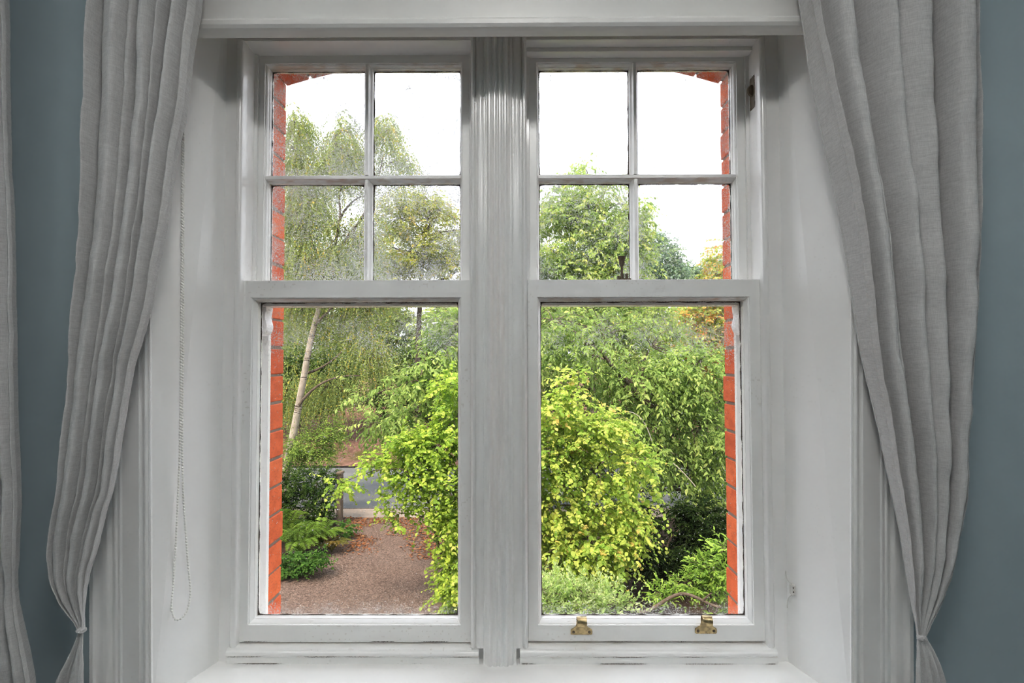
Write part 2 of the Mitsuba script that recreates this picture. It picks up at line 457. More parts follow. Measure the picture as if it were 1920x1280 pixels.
def flecks(key, areas, seed):
    """dirt dried on the glass: small pale specks lying on the pane; areas: (x0, x1, z0, z1, y, n, size, weight(x, z))."""
    r = np.random.default_rng(seed)
    V, Fc = [], []
    for x0, x1, z0, z1, y, n, size, wt in areas:
        x, z = r.uniform(x0, x1, n), r.uniform(z0, z1, n)
        cl = meshkit.fbm(np.stack([x * 22, x * 0 + seed, z * 22], 1), 3, 3)
        keep = r.random(n) < np.clip(wt((x - x0) / (x1 - x0), (z - z0) / (z1 - z0)) * np.clip(cl * 2.4 - 0.35, 0.1, 1.6), 0, 1)
        x, z = x[keep], z[keep]
        s = size * r.lognormal(0, 0.35, len(x))
        a0 = r.uniform(0, 6.28, len(x))
        base = len(V) and sum(len(v) for v in V)
        P = np.stack([np.stack([x + s * np.cos(a0 + k * 1.5708), np.full(len(x), y), z + s * np.sin(a0 + k * 1.5708)], 1) for k in range(4)], 1)
        V.append(P.reshape(-1, 3))
        i = np.arange(len(x))[:, None] * 4 + (base or 0)
        Fc.append(np.vstack([i + [0, 1, 2], i + [0, 2, 3]]))
    k = add(key, trimesh.Trimesh(np.vstack(V), np.vstack(Fc), process=False), 'fleck')
    labels[k] = {'label': 'pale dried dirt specks on the glass', 'kind': 'stuff'}


WIN = {1: dict(o=(-0.652, -0.1045), g=(-0.623, -0.1375), bar=-0.3715), 2: dict(o=(0.029, 0.585), g=(0.0615, 0.551), bar=0.3025)}
ZB, ZM0, ZM1 = 0.836, 1.641, 1.691
for w in (1, 2):
    W = WIN[w]
    K = f'window_{w}'
    ox0, ox1 = W['o']
    gx0, gx1 = W['g']
    lab(K, 'left of two white sash windows, with four small panes over one large pane' if w == 1 else 'right of two white sash windows, with brass lifts and a fastener', kind='structure')
    # lower sash
    L = K + '__lower_sash'
    o, g = (ox0, ox1, ZB + (0.003 if w == 2 else 0), ZM1), (gx0, gx1, 0.885, ZM0)
    ring(o, sash_profile(o, g, 0.0, 0.033, 0.046, 0.0085), 'x', L, 'paint_sash', 'paint_rail')
    pane(L + '__pane', gx0 - 0.003, gx1 + 0.003, 0.882, ZM0 + 0.003, 0.036)
    putty(L + '__putty', gx0, gx1, 0.885, ZM0, 0.0345, 0.0028, 10 + w)
    flecks(L + '__grime', [(gx0, gx1, 0.887, ZM0, 0.0352, 170000, 0.00065, lambda u, v: 0.012 + 1.0 * np.exp(-((v - 0.905) / 0.07) ** 2) * (0.35 + 0.65 * np.clip(u * (1 if w == 1 else 1.0) + 0.15, 0, 1)) + 0.55 * np.exp(-(v / 0.03) ** 2))], 20 + w)
    # upper sash behind it
    U = K + '__upper_sash'
    o, g = (ox0 - 0.001, ox1 + 0.001, 1.634, 2.2745), (gx0, gx1, 1.69, 2.2415)
    ring(o, sash_profile(o, g, 0.055, 0.085, 0.099, 0.0065), 'x', U, 'paint_sash', 'paint_rail')
    bx, bz = W['bar'], 1.9575

    def bar_mesh(vertical, a0, a1):
        pr = [(-0.0105, 0.087), (-0.0105, 0.074), (-0.009, 0.071), (-0.0055, 0.066), (-0.0045, 0.058), (-0.0035, 0.055), (0.0035, 0.055), (0.0045, 0.058), (0.0055, 0.066), (0.009, 0.071), (0.0105, 0.074), (0.0105, 0.087), (0.004, 0.098), (-0.004, 0.098)]
        if vertical:
            return extrude_path([(bx + u, y, a0) for u, y in pr], (0, 0, a0), (0, 0, a1))
        return extrude_path([(a0, y, bz + u) for u, y in pr], (a0, 0, 0), (a1, 0, 0))
    add(U + '__glazing_bar', bar_mesh(True, 1.685, bz - 0.006), 'paint_sash', smooth=30)
    add(U + '__glazing_bar', bar_mesh(True, bz + 0.006, 2.246), 'paint_sash', smooth=30)
    add(U + '__glazing_bar', bar_mesh(False, gx0 - 0.002, gx1 + 0.002), 'paint_rail', smooth=30)
    cells = [(gx0, bx - 0.0105, 1.69, bz - 0.0105), (bx + 0.0105, gx1, 1.69, bz - 0.0105), (gx0, bx - 0.0105, bz + 0.0105, 2.2415), (bx + 0.0105, gx1, bz + 0.0105, 2.2415)]
    ar = []
    for q, (a, b, c, d) in enumerate(cells):
        pane(U + '__pane', a - 0.002, b + 0.002, c - 0.002, d + 0.002, 0.088)
        putty(U + '__putty', a, b, c, d, 0.0865, 0.0024, 40 + 10 * w + q, 'lrt' if w == 1 or q > 1 else 'lrtb')
        ar.append((a, b, c, d, 0.0872, 56000, 0.0006, (lambda u, v: 0.33 + 0.5 * np.exp(-u / 0.12) + 0.5 * np.exp(-(1 - u) / 0.12) + 0.5 * np.exp(-(1 - v) / 0.10) + 0.5 * np.exp(-v / 0.10)) if w == 1 else
                   (lambda u, v: 0.16 + 0.4 * np.exp(-u / 0.08) + 0.4 * np.exp(-(1 - u) / 0.10) + 0.4 * np.exp(-(1 - v) / 0.10))))
    flecks(U + '__grime', ar, 60 + w)
    # horns below the upper sash, seen through the lower pane
    for s, xa in ((1, ox0), (-1, ox1)):
        hp = [(0, 1.64), (0.0315, 1.64), (0.0312, 1.626), (0.0295, 1.616), (0.0285, 1.608), (0.0295, 1.600), (0.0325, 1.591), (0.0330, 1.583), (0.0315, 1.574), (0.0270, 1.566), (0.020, 1.562), (0, 1.561)]
        add(U + '__sash_horn', extrude_path([(xa + s * u, 0.057, z) for u, z in hp], (0, 0.057, 0), (0, 0.097, 0)), 'paint_outside', smooth=40)
    # beads: staff beads at the sides and head, sill bead, parting beads
    def staff(x, s, z0, z1):
        pr = [(0, 0.004), (0, -0.013), (0.0015, -0.018), (0.005, -0.0205), (0.010, -0.0205), (0.014, -0.018), (0.0165, -0.013), (0.0175, 0.004)]
        return extrude_path([(x - s * u, y, z0) for u, y in pr], (0, 0, z0), (0, 0, z1))
    if w == 1:
        add(K + '__staff_bead', staff(-0.6505, 1, 0.80, HEAD), 'paint_gloss', smooth=40)
    else:
        add(K + '__staff_bead', staff(0.5845, -1, 0.80, HEAD), 'paint_gloss', smooth=40)
    sx0, sx1 = (-0.668, -0.085) if w == 1 else (0.010, 0.601)
    sb = [(0.004, 0.8335), (-0.012, 0.8345), (-0.022, 0.833), (-0.028, 0.829), (-0.0305, 0.8235), (-0.0295, 0.819), (-0.0265, 0.8165), (-0.0245, 0.815), (-0.0245, 0.797), (0.004, 0.797)]
    add(K + '__sill_bead', extrude_path([(sx0, y, z) for y, z in sb], (0, 0, 0), (sx1 - sx0, 0, 0)), 'paint_rail', smooth=40)
    for xa, s in ((ox0 - 0.001, 1), (ox1 + 0.001, -1)):
        add(K + '__parting_bead', bev(min(xa, xa + s * 0.0095), max(xa, xa + s * 0.0095), 0.047, 0.0545, 1.64, HEAD, 0.001), 'paint_gloss')

def crack(key, x0, x1, z, y, w, seed, cover=0.5):
    """a broken dark crack in the paint along a joint."""
    r = np.random.default_rng(seed)
    n = int((x1 - x0) / 0.004)
    t = np.linspace(0, 1, n)
    f = meshkit.fbm(np.stack([t * n * 0.06, 0 * t + seed * 3.1, 0 * t], 1), 3, seed)
    wid = w * np.clip((f - (0.62 - 0.25 * cover)) * 6, 0, 1) * r.uniform(0.6, 1.2, n)
    V, Fc = [], []
    for i in range(n):
        x = x0 + (x1 - x0) * t[i]
        V += [(x, y, z - wid[i] / 2), (x, y, z + wid[i] / 2)]
    for i in range(n - 1):
        if wid[i] > 0 or wid[i + 1] > 0:
            Fc += [(2 * i, 2 * i + 2, 2 * i + 3), (2 * i, 2 * i + 3, 2 * i + 1)]
    k = add(key, trimesh.Trimesh(np.array(V), np.array(Fc), process=False), 'dark_gap')
    labels[k] = {'label': 'dark cracks in the old paint along the joint', 'kind': 'stuff'}


for w, (xa, xb) in ((1, (-0.664, -0.09)), (2, (0.014, 0.597))):
    crack(f'window_{w}__paint_crack', xa, xb, 0.8172, -0.0278, 0.0014, 70 + w, 0.35)
    crack(f'window_{w}__paint_crack', xa, xb, 0.8003, -0.0251, 0.0015, 74 + w, 0.3)
    crack(f'window_{w}__paint_crack', xa + 0.02, xb - 0.02, 0.8385, -0.0006, 0.0014, 80 + w, 0.4)

# head bead over the right window, hole and pulley
K = 'window_2'
add(K + '__head_bead', bev(0.03, 0.585, 0.022, 0.054, 2.2575, HEAD, 0.001), 'paint_gloss')
k = add(K + '__screw_hole', lathe([(0, 0), (0.0045, 0), (0.0045, 0.003), (0, 0.003)], [0.3135, 0.0555, 2.2695], axis=1), 'dark_gap')
labels[k] = {'label': 'small dark hole in the top rail'}
c = at(1424, 172, 0.03)
pul = cat_([bev(0.5838, 0.5865, 0.012, 0.040, c[2] - 0.045, c[2] + 0.035, 0.001), lathe([(0, -0.004), (0.014, -0.004), (0.016, 0), (0.014, 0.004), (0, 0.004)], [0.5875, 0.026, c[2]], axis=1)])
k = add(K + '__sash_pulley', pul, 'old_brass')
labels[k] = {'label': 'dark sash pulley set in the side of the frame'}

# sash lifts on the right window's bottom rail
from shapely.geometry import Polygon as Poly
for i, (px, py) in enumerate(((1090, 1172), (1323, 1170))):
    c = at(px, py, 0.0)
    key = K + ('__sash_lift' if i == 0 else '__sash_lift_001')
    labels[key] = {'label': 'brass sash lift nearer the mullion' if i == 0 else 'brass sash lift nearer the right stile'}
    half = [(0.0115, 0.020), (0.0115, 0.004), (0.0135, -0.002), (0.0195, -0.006), (0.0245, -0.0085), (0.0255, -0.012), (0.0255, -0.018), (0.0235, -0.0205)]
    pl = Poly(half + [(-x, z) for x, z in half[::-1]])
    plate = trimesh.creation.extrude_polygon(pl, 0.0022, engine='earcut')
    M = np.array([[1, 0, 0, c[0]], [0, 0, -1, -0.0004], [0, 1, 0, c[2]], [0, 0, 0, 1.0]])
    plate.apply_transform(M)
    add(key + '__plate', plate, 'brass')
    hk = [(-0.001, 0.019), (-0.003, 0.0225), (-0.008, 0.0245), (-0.014, 0.0235), (-0.0185, 0.019), (-0.0200, 0.012), (-0.0185, 0.004)]
    inn = [(y + 0.0022 * (1 if j < 2 else 0.9), z - 0.0024) for j, (y, z) in enumerate(hk)]
    inn[-1] = (-0.0165, 0.0045)
    hook = extrude_path([(c[0] - 0.0110, y, c[2] + z) for y, z in hk + inn[::-1]], (0, 0, 0), (0.022, 0, 0))
    add(key + '__hook', hook, 'brass', smooth=35)
    for sx in (-0.0185, 0.0185):
        add(key + '__screw', lathe([(0, 0), (0.0036, 0), (0.0030, 0.0012), (0.0, 0.0016)], [c[0] + sx, -0.0024, c[2] - 0.0145], 14, axis=1), 'old_brass', smooth=40)

# fastener on the right window's meeting rail
c = at(1166, 523, 0.022)
key = K + '__sash_fastener'
labels[key] = {'label': 'dark brass sash fastener standing on the meeting rail'}
add(key + '__base', bev(c[0] - 0.013, c[0] + 0.020, 0.008, 0.040, ZM1 - 0.0005, ZM1 + 0.004, 0.001), 'old_brass')
for dx, hh in ((-0.0085, 0.012), (0.0115, 0.017)):
    add(key + '__lug', bev(c[0] + dx - 0.003, c[0] + dx + 0.003, 0.016, 0.030, ZM1 + 0.003, ZM1 + hh, 0.001), 'old_brass')
lv = lathe([(0, 0.004), (0.0045, 0.004), (0.0040, 0.012), (0.0032, 0.016), (0.0032, 0.034), (0.0045, 0.0365), (0.0062, 0.038), (0.0068, 0.046), (0.0075, 0.052), (0.0100, 0.056), (0.0104, 0.0590), (0, 0.0595)], [c[0], 0.022, ZM1])
add(key + '__lever', lv, 'old_brass', smooth=35)

# blind chain hanging in front of the left reveal
CHAIN = [(343, 60), (342, 200), (341, 450), (339, 700), (337, 850), (333, 950), (328, 1050), (323.5, 1108), (321.5, 1132), (324, 1152), (332, 1163), (343, 1157), (353, 1138), (357, 1112), (355, 1080), (350, 1020), (345, 950), (342, 850), (343, 700), (344, 450), (345, 200), (346, 60)]
loop = smooth_path([at(a, b, -0.140 + 0.003 * math.cos(i)) for i, (a, b) in enumerate(CHAIN)], 260)
s = np.r_[0, np.cumsum(np.linalg.norm(np.diff(loop, axis=0), axis=1))]
nb = int(s[-1] / 0.0062)
pts = np.stack([np.interp(np.linspace(0, s[-1], nb), s, loop[:, k]) for k in range(3)], 1)
ball = trimesh.creation.icosphere(1, 0.0026)
V = (pts[:, None] + ball.vertices[None]).reshape(-1, 3)
Fb = (np.arange(nb)[:, None, None] * len(ball.vertices) + ball.faces[None]).reshape(-1, 3)
lab('blind_chain', 'white beaded blind chain hanging in a loop before the left reveal', 'blind chain')
k = add('blind_chain__beads', trimesh.Trimesh(V, Fb, process=False), 'white_plastic', smooth=True)
labels[k] = {'label': 'white plastic beads of the chain', 'kind': 'stuff'}
add('blind_chain__cord', tube(pts, 0.0008, 5), 'white_plastic', smooth=True)
cc = at(340, 450, -0.14)
add('blind_chain__connector', lathe([(0, -0.009), (0.0028, -0.008), (0.0032, 0), (0.0028, 0.008), (0, 0.009)], [cc[0], -0.139, cc[2]]), 'white_plastic', smooth=40)

# cleat on the right reveal
c = at(1480, 1103, -0.03)
xr = 0.632 + (0.012 - 0.012 + 0.03 - 0.012) / 0.168 * 0.057
lab('cleat', 'small pale metal cord cleat screwed on the right reveal panel', 'cleat')
cl = smooth_path([(-0.012, 0, 0.042), (-0.011, 0, 0.028), (-0.006, 0, 0.018), (0.000, 0, 0.013), (0.0045, 0, 0.006), (0.0055, 0, -0.002), (0.004, 0, -0.010), (-0.002, 0, -0.015), (-0.007, 0, -0.022), (-0.009, 0, -0.032), (-0.0095, 0, -0.042)], 26)
P0 = np.array([xr - 0.0065, -0.034, c[2]])
add('cleat__horns', tube(P0 + cl * np.array([1, 1, 1.0]), 0.0013, 6), 'painted_wire', smooth=True)
add('cleat__base', bev(xr - 0.008, xr + 0.001, -0.040, -0.026, c[2] - 0.013, c[2] + 0.011, 0.002), 'painted_wire')
for dz in (0.005, -0.004):
    add('cleat__screw', lathe([(0, 0), (0.0018, 0), (0.0014, 0.0008), (0, 0.001)], [xr - 0.0045, -0.0402, c[2] + dz], 10, axis=1), 'dark_gap')


# ---------------------------------------------------------------- curtains
def curtain(outline, lobes, y_c, amp, seed, nu=26, nv=270, z_knot=None, close_top=False):
    """outline: rows (px_left, px_right, py) of the photograph taken at the depth y_c; lobes: fractions of the folds' creases."""
    O = np.array([[*(at(a, p, y_c)[[0]]), at(b, p, y_c)[0], (at(a, p, y_c)[2] + at(b, p, y_c)[2]) / 2] for a, b, p in outline])
    O = O[np.argsort(-O[:, 2])]
    zs = np.linspace(O[0, 2], O[-1, 2], nv)
    from scipy.interpolate import PchipInterpolator
    Lf, Rf = PchipInterpolator(-O[:, 2], O[:, 0]), PchipInterpolator(-O[:, 2], O[:, 1])
    L_, R_ = Lf(-zs), Rf(-zs)
    r = np.random.default_rng(seed)
    us, prof, lob = [], [], []
    nl = len(lobes) - 1
    over = [0] + [1 if (i * 7 + seed) % 3 else -1 for i in range(1, nl)] + [0]      # which neighbour laps over the other at each crease
    for i in range(nl):
        wdt = lobes[i + 1] - lobes[i]
        dl = min(0.034, 0.30 * wdt)
        a0 = lobes[i] - (over[i] * (dl if over[i] < 0 else dl * 0.8) if i else 0)
        b0 = lobes[i + 1] + (over[i + 1] * (dl if over[i + 1] > 0 else dl * 0.8) if i < nl - 1 else 0)
        h0 = 0.42 if over[i] < 0 else (-0.30 if i else 0.50)
        h1 = 0.42 if over[i + 1] > 0 else (-0.30 if i < nl - 1 else 0.50)
        t = np.linspace(0, 1, nu)
        tw = t + (0.055 * (-1) ** i) * np.sin(2 * np.pi * t)
        hump = (1 - np.abs(2 * t - 1) ** 3.0) * min(1.0, 0.45 + wdt * 2.6)
        us.append(a0 + (b0 - a0) * tw)
        prof.append(h0 + (h1 - h0) * t + hump * (0.85 if i % 2 else 1.0) * (1 - 0.3 * max(h0, 0) - 0.3 * max(h1, 0)))
        lob.append(np.full(len(t), i))
    us, prof, lob = np.concatenate(us), np.concatenate(prof), np.concatenate(lob)
    nU = len(us)
    v = np.linspace(0, 1, nv)
    UU, VV = np.meshgrid(us, v)
    # creases wander a little down the cloth
    wander = np.zeros_like(UU)
    for i in range(1, len(lobes) - 1):
        d = np.exp(-((us - lobes[i]) / 0.05) ** 2)
        wv = 0.050 * (meshkit.noise(np.stack([v * 3.1, v * 0 + i * 7.7, v * 0 + seed], 1)) - 0.5)
        wander += d[None, :] * wv[:, None]
    X = L_[:, None] + (R_ - L_)[:, None] * (UU + wander)
    wid = (R_ - L_)[:, None]
    Z = np.repeat(zs[:, None], nU, 1)
    deep = amp * np.clip(wid / 0.18, 0.14, 1.2)
    dphase = 0.75 + 0.5 * meshkit.noise(np.stack([lob[None, :] * 3.3 + 0 * VV, VV * 2.6, 0 * VV + seed], -1))
    Y = y_c + 0.50 * deep - deep * prof[None, :] * dphase
    # small wrinkles, mostly sideways creases of washed linen
    q = np.stack([X * 26, Z * 15, 0 * Z + seed], -1)
    wr = meshkit.fbm(q, 3, 2) - 0.5
    q2 = np.stack([X * 14 + Z * 7, Z * 55, 0 * Z + seed + 9], -1)
    Y = Y + 0.012 * wr * np.clip(prof, 0.1, 1)[None] + 0.0030 * (meshkit.fbm(q2, 3, 4) - 0.5)
    X = X + 0.003 * (meshkit.fbm(np.stack([lob[None, :] * 5 + 0 * VV, Z * 12, 0 * Z], -1), 2, 6) - 0.5)
    Vx = np.stack([X, Y, Z], -1).reshape(-1, 3)
    i = np.arange(nv - 1)[:, None] * nU + np.arange(nU - 1)[None]
    i = i.ravel()
    Fq = np.vstack([np.stack([i, i + nU, i + nU + 1], 1), np.stack([i, i + nU + 1, i + 1], 1)])
    cloth_u = np.r_[0, np.cumsum(np.hypot(np.diff(us) * 0.22, np.diff(prof) * amp))]
    UV = np.stack([np.repeat(cloth_u[None], nv, 0), Z], -1).reshape(-1, 2)
    return trimesh.Trimesh(Vx, Fq, process=False), UV, (L_, R_, zs)


def frill(xs, zs, y, w, seed, side):
    """ruffled hem strip along a curtain's edge: xs, zs its run, w its width."""
    r = np.random.default_rng(seed)
    n = len(xs)
    m = 5
    V, UV = [], []
    for k in range(n):
        for j in range(m):
            t = j / (m - 1) * min(1.0, 0.02 + (n - 1 - k) / 75)
            rip = 0.0025 * math.sin(zs[k] * 520 + 3 * math.sin(zs[k] * 61)) * math.sin(math.pi * t)
            V.append((xs[k] + side * w * t, y - 0.006 * math.sin(math.pi * t) + rip + 0.004 * t, zs[k]))
            UV.append((w * t, zs[k]))
    i = (np.arange(n - 1)[:, None] * m + np.arange(m - 1)[None]).ravel()
    Fq = np.vstack([np.stack([i, i + m, i + m + 1], 1), np.stack([i, i + m + 1, i + 1], 1)])
    return trimesh.Trimesh(np.array(V), Fq, process=False), np.array(UV)


YC = -0.275
LEFT = [(161, 400, -230), (160, 384, -60), (160, 378, 0), (158, 367, 66), (156, 359, 130), (155, 350, 200), (152, 335, 270), (150, 325, 330), (145, 310, 420), (139, 294, 500), (133, 280, 570), (128, 262, 640), (124, 247, 690), (119, 235, 760), (115, 222, 840), (108, 207, 920), (99, 191, 975), (93, 177, 1035), (97, 165, 1080), (110, 159, 1118), (128, 157.5, 1150), (143, 157, 1172), (148, 156, 1184)]
LL = [0.0, 0.06, 0.30, 0.47, 0.63, 0.715, 0.79, 0.90, 1.0]
RIGHT = [(1470, 1838, -230), (1490, 1838, -60), (1500, 1838, 0), (1512, 1838, 66), (1525, 1838, 130), (1545, 1838, 230), (1570, 1837, 350), (1590, 1834, 470), (1601, 1831, 560), (1617, 1827, 650), (1641, 1822, 745), (1665, 1818, 830), (1685, 1813, 920), (1700, 1800, 1000), (1709, 1784, 1080), (1715, 1766, 1130), (1719, 1750, 1165), (1722, 1740, 1188), (1723, 1735, 1196)]
RL = [0.0, 0.05, 0.16, 0.235, 0.285, 0.48, 0.67, 0.72, 0.90, 0.955, 1.0]
# the folds swell towards the room: draw the edges in by as much
ramp = lambda p, a, b: float(np.clip((b - p) / (b - a), 0, 1))
LEFT = [(a + 22 * ramp(p, 350, 1050), b - 8 * ramp(p, 100, 700), p) for a, b, p in LEFT]
RIGHT = [(a + 23 * ramp(p, 560, 930), b - 10 * ramp(p, 100, 600), p) for a, b, p in RIGHT]
for key, out, lobes, seed, label in (('curtain', LEFT, LL, 3, 'grey linen curtain tied back at the left of the windows, beside the blind chain'),
                                     ('curtain_001', RIGHT, RL, 5, 'grey linen curtain tied back at the right of the windows')):
    lab(key, label, 'curtain', 'grey linen curtains')
    mesh, UV, (L_, R_, zs) = curtain(out, lobes, YC, 0.066, seed)
    add(key + '__drape', mesh, 'linen', smooth=True, uv=UV)
    sel = slice(0, 252)
    if key == 'curtain':
        hm, huv = frill(L_[sel] + 0.0105, zs[sel], YC + 0.004, 0.013, 3, -1)
    else:
        hm, huv = frill(R_[sel] - 0.0105, zs[sel], YC + 0.004, 0.013, 4, 1)
    k = add(key + '__hem', hm, 'linen', smooth=True, uv=huv)


def tail(rows, y_c, lobes, seed, amp):
    return curtain(rows, lobes, y_c, amp, seed, nu=14, nv=60)


# knots and tails
for key, (kx, ky), rows, lobes in (('curtain', (152.5, 1181), [(147, 157, 1180), (143, 157, 1195), (132, 157.5, 1222), (120, 158, 1246), (104, 158, 1280), (84, 158, 1330), (84, 160, 1500), (90, 165, 1950)], [0, 0.34, 0.42, 0.75, 1.0]),
                                   ('curtain_001', (1728, 1195), [(1720, 1737, 1194), (1718, 1747, 1210), (1717, 1757, 1232), (1716.5, 1766, 1255), (1716, 1775, 1280), (1715, 1790, 1330), (1710, 1815, 1500), (1705, 1820, 1950)], [0, 0.28, 0.55, 0.8, 1.0])):
    mesh, UV, _ = tail(rows, YC, lobes, 8, 0.03)
    add(key + '__tail', mesh, 'linen', smooth=True, uv=UV)
    c = at(kx, ky, YC)
    kn = trimesh.creation.icosphere(4, 1.0)
    kv = kn.vertices * (1 + 0.5 * (meshkit.fbm(kn.vertices * [2.2, 1.5, 3.5] + kx, 3, 5) - 0.5))[:, None]
    kn = trimesh.Trimesh(kv * [0.0080, 0.0085, 0.0060] + c, kn.faces, process=False)
    k = add(key + '__knot', kn, 'linen', smooth=True, uv=np.stack([kn.vertices[:, 0] + kn.vertices[:, 1], kn.vertices[:, 2]], 1))

FAR = [(-150, 8, -230), (-150, 8, -60), (-150, 10, 0), (-150, 12, 150), (-150, 15, 300), (-148, 21, 420), (-146, 23, 560), (-140, 26, 720), (-130, 31, 860), (-120, 34, 950), (-100, 31, 1040), (-80, 29, 1080), (-90, 31, 1130), (-100, 44, 1200), (-110, 56, 1260), (-115, 62, 1330), (-115, 72, 1950)]
mesh, UV, _ = curtain(FAR, [0, 0.25, 0.45, 0.62, 0.80, 0.93, 1.0], YC, 0.035, 11)
lab('curtain_002', 'grey linen curtain at the far left edge on the dark wall', 'curtain', 'grey linen curtains')
add('curtain_002__drape', mesh, 'linen', smooth=True, uv=UV)

# ---------------------------------------------------------------- outer brick wall
XL, XR = -0.641, 0.576
SP_Z, RISE = 2.268, 0.092
half = (XR - XL) / 2
XM = (XL + XR) / 2
RAD = (half ** 2 + RISE ** 2) / (2 * RISE)
CZ = SP_Z + RISE - RAD
G_Z = -3.2
shell = [box(-7, XL - 0.11, 0.118, OUT_Y - 0.002, G_Z, 5.2), box(XR + 0.11, 7, 0.118, OUT_Y - 0.002, G_Z, 5.2), box(XL - 0.11, XR + 0.11, 0.118, OUT_Y - 0.002, G_Z, 0.70), box(XL - 0.11, XR + 0.11, 0.118, OUT_Y - 0.002, 2.64, 5.2),
         box(XL - 0.11, XL - 0.003, 0.118, OUT_Y - 0.006, 0.70, 2.64), box(XR + 0.003, XR + 0.11, 0.118, OUT_Y - 0.006, 0.70, 2.64)]
ang = math.asin(half / RAD)
th = np.linspace(-ang, ang, 25)
Pm = [(XM + (RAD + 0.006) * math.sin(a), CZ + (RAD + 0.006) * math.cos(a)) for a in th]
arch_back = Poly([(x, z) for x, z in Pm] + [(XR + 0.006, 2.66), (XL - 0.006, 2.66)])
ab = trimesh.creation.extrude_polygon(arch_back, OUT_Y - 0.006 - 0.118, engine='earcut')
ab.apply_transform(np.array([[1, 0, 0, 0], [0, 0, 1, 0.118], [0, 1, 0, 0], [0, 0, 0, 1.0]]))
lab(add('wall_exterior', cat_(shell + [ab]), 'mortar'), 'red brick outer wall seen in the window reveals', kind='structure')
PITCH = 0.0743
rb = np.random.default_rng(21)
proto = []
for i in range(3):
    p = bev(0, 0.105, 0.0, 0.104, 0.0, PITCH - 0.0075, 0.0018)
    proto.append(p)
shared = {}


def brick_at(M, mat_i):
    key = 'wall_exterior__brick'
    i = 0
    while key in scene:
        i += 1
        key = f'wall_exterior__brick_{i:03d}'
    if mat_i not in shared:
        shared[mat_i] = ply(proto[mat_i], f'brick_clay_{mat_i}')
    scene[key] = {**shared[mat_i], 'to_world': T(M.tolist())}


z_first = 1.6078 + 0.004
for s in (0, 1):
    for n in range(-12, 9):
        z = z_first + n * PITCH
        if z + PITCH > SP_Z + 0.03 and n > 8:
            continue
        dx, dy, dz = rb.normal(0, 0.0012), rb.normal(0, 0.001), rb.normal(0, 0.0008)
        M = np.eye(4)
        M[:3, 3] = [XL - 0.105 + dx, 0.117 + dy, z + dz] if s == 0 else [XR + dx, 0.117 + dy, z + dz - (0.0025)]
        brick_at(M, int(rb.integers(0, 3)))
nv_ = 17
for i in range(nv_):
    a = -ang + (i + 0.5) / nv_ * 2 * ang
    ca, sa = math.cos(a), math.sin(a)
    # the brick's x axis runs up along the radius, its z axis across
    M = np.eye(4)
    M[:3, 0] = [sa * 2.1, 0, ca * 2.1]
    M[:3, 1] = [0, 1, 0]
    M[:3, 2] = [-ca, 0, sa]
    wd = PITCH - 0.0085
    o = np.array([XM, 0.117, CZ]) + RAD * np.array([sa, 0, ca]) + np.array([ca, 0, -sa]) * wd / 2
    M[:3, 3] = o + rb.normal(0, 0.0008, 3)
    brick_at(M, int(rb.integers(0, 3)))
ssill = extrude_path([(XL - 0.06, y, z) for y, z in [(0.10, 0.60), (0.10, 0.80), (0.118, 0.80), (0.27, 0.765), (0.28, 0.755), (0.28, 0.66), (0.25, 0.65), (0.25, 0.60)]], (0, 0, 0), (XR - XL + 0.12, 0, 0))
lab(add('trim_10', ssill, 'sandstone'), 'stone sill outside below the windows', kind='structure')
#EXTERIOR#

# ================================================================ the garden
G = G_Z


def soil_fn(p, n, uv):
    a = fbm(p.x * 2.2, p.y * 2.2, p.z, 3)
    return mix([0.016, 0.011, 0.008], [0.045, 0.031, 0.021], a)


mat('soil', principled(proc(soil_fn), 0.95, 0.1))


def gravel_fn(p, n, uv):
    d1, d2, c = voronoi(p.x * 42, p.y * 42)
    tone = mix([0.045, 0.030, 0.025], [0.27, 0.20, 0.17], c)
    tone = mix(tone, [0.10, 0.060, 0.046], 0.4 * fbm(p.x * 0.8, p.y * 0.8, 0.0, 3))
    return tone * (0.45 + 0.55 * smoothstep(0.02, 0.22, d2 - d1))


def gravel_h(p, n, uv):
    d1, d2, c = voronoi(p.x * 42, p.y * 42)
    return 0.010 * smoothstep(0.0, 0.35, d2 - d1) + 0.05 * fbm(p.x * 1.1, p.y * 1.1, 0.0, 2)


mat('gravel', bump(principled(proc(gravel_fn), 0.95, 0.05), gravel_h, 1.0, 0.004))


def asphalt_fn(p, n, uv):
    a = noise(p.x * 60, p.y * 60)
    b = fbm(p.x * 0.5, p.y * 1.5, 0.0, 3)
    return mix([0.070, 0.073, 0.076], [0.115, 0.118, 0.122], 0.4 * a + 0.6 * b)


mat('asphalt', principled(proc(asphalt_fn), 0.95, 0.05))


def pave_fn(p, n, uv):
    a = fbm(p.x * 1.6, p.y * 1.6, 0.0, 3)
    return mix([0.13, 0.105, 0.088], [0.22, 0.185, 0.16], a)


mat('paving', principled(proc(pave_fn), 0.9, 0.2))


def bank_fn(p, n, uv):
    a = fbm(p.x * 1.4, p.y * 1.4, p.z * 1.4, 3)
    b = noise(p.x * 9, p.y * 9, p.z * 9)
    return mix(mix([0.075, 0.042, 0.032], [0.17, 0.10, 0.078], b), [0.07, 0.06, 0.025], smoothstep(0.5, 0.75, a))


mat('leaf_bank', principled(proc(bank_fn), 0.95, 0.02))


def birch_fn(p, n, uv):
    marks = smoothstep(0.60, 0.72, noise(p.x * 9, p.y * 9, p.z * 34)) * smoothstep(0.35, 0.6, noise(p.x * 2.3, p.y * 2.3, p.z * 3.1))
    return mix(mix([0.27, 0.22, 0.17], [0.42, 0.37, 0.31], noise(p.x * 5, p.y * 5, p.z * 7)), [0.09, 0.07, 0.055], marks)


mat('birch_bark', principled(proc(birch_fn), 0.9, 0.15))


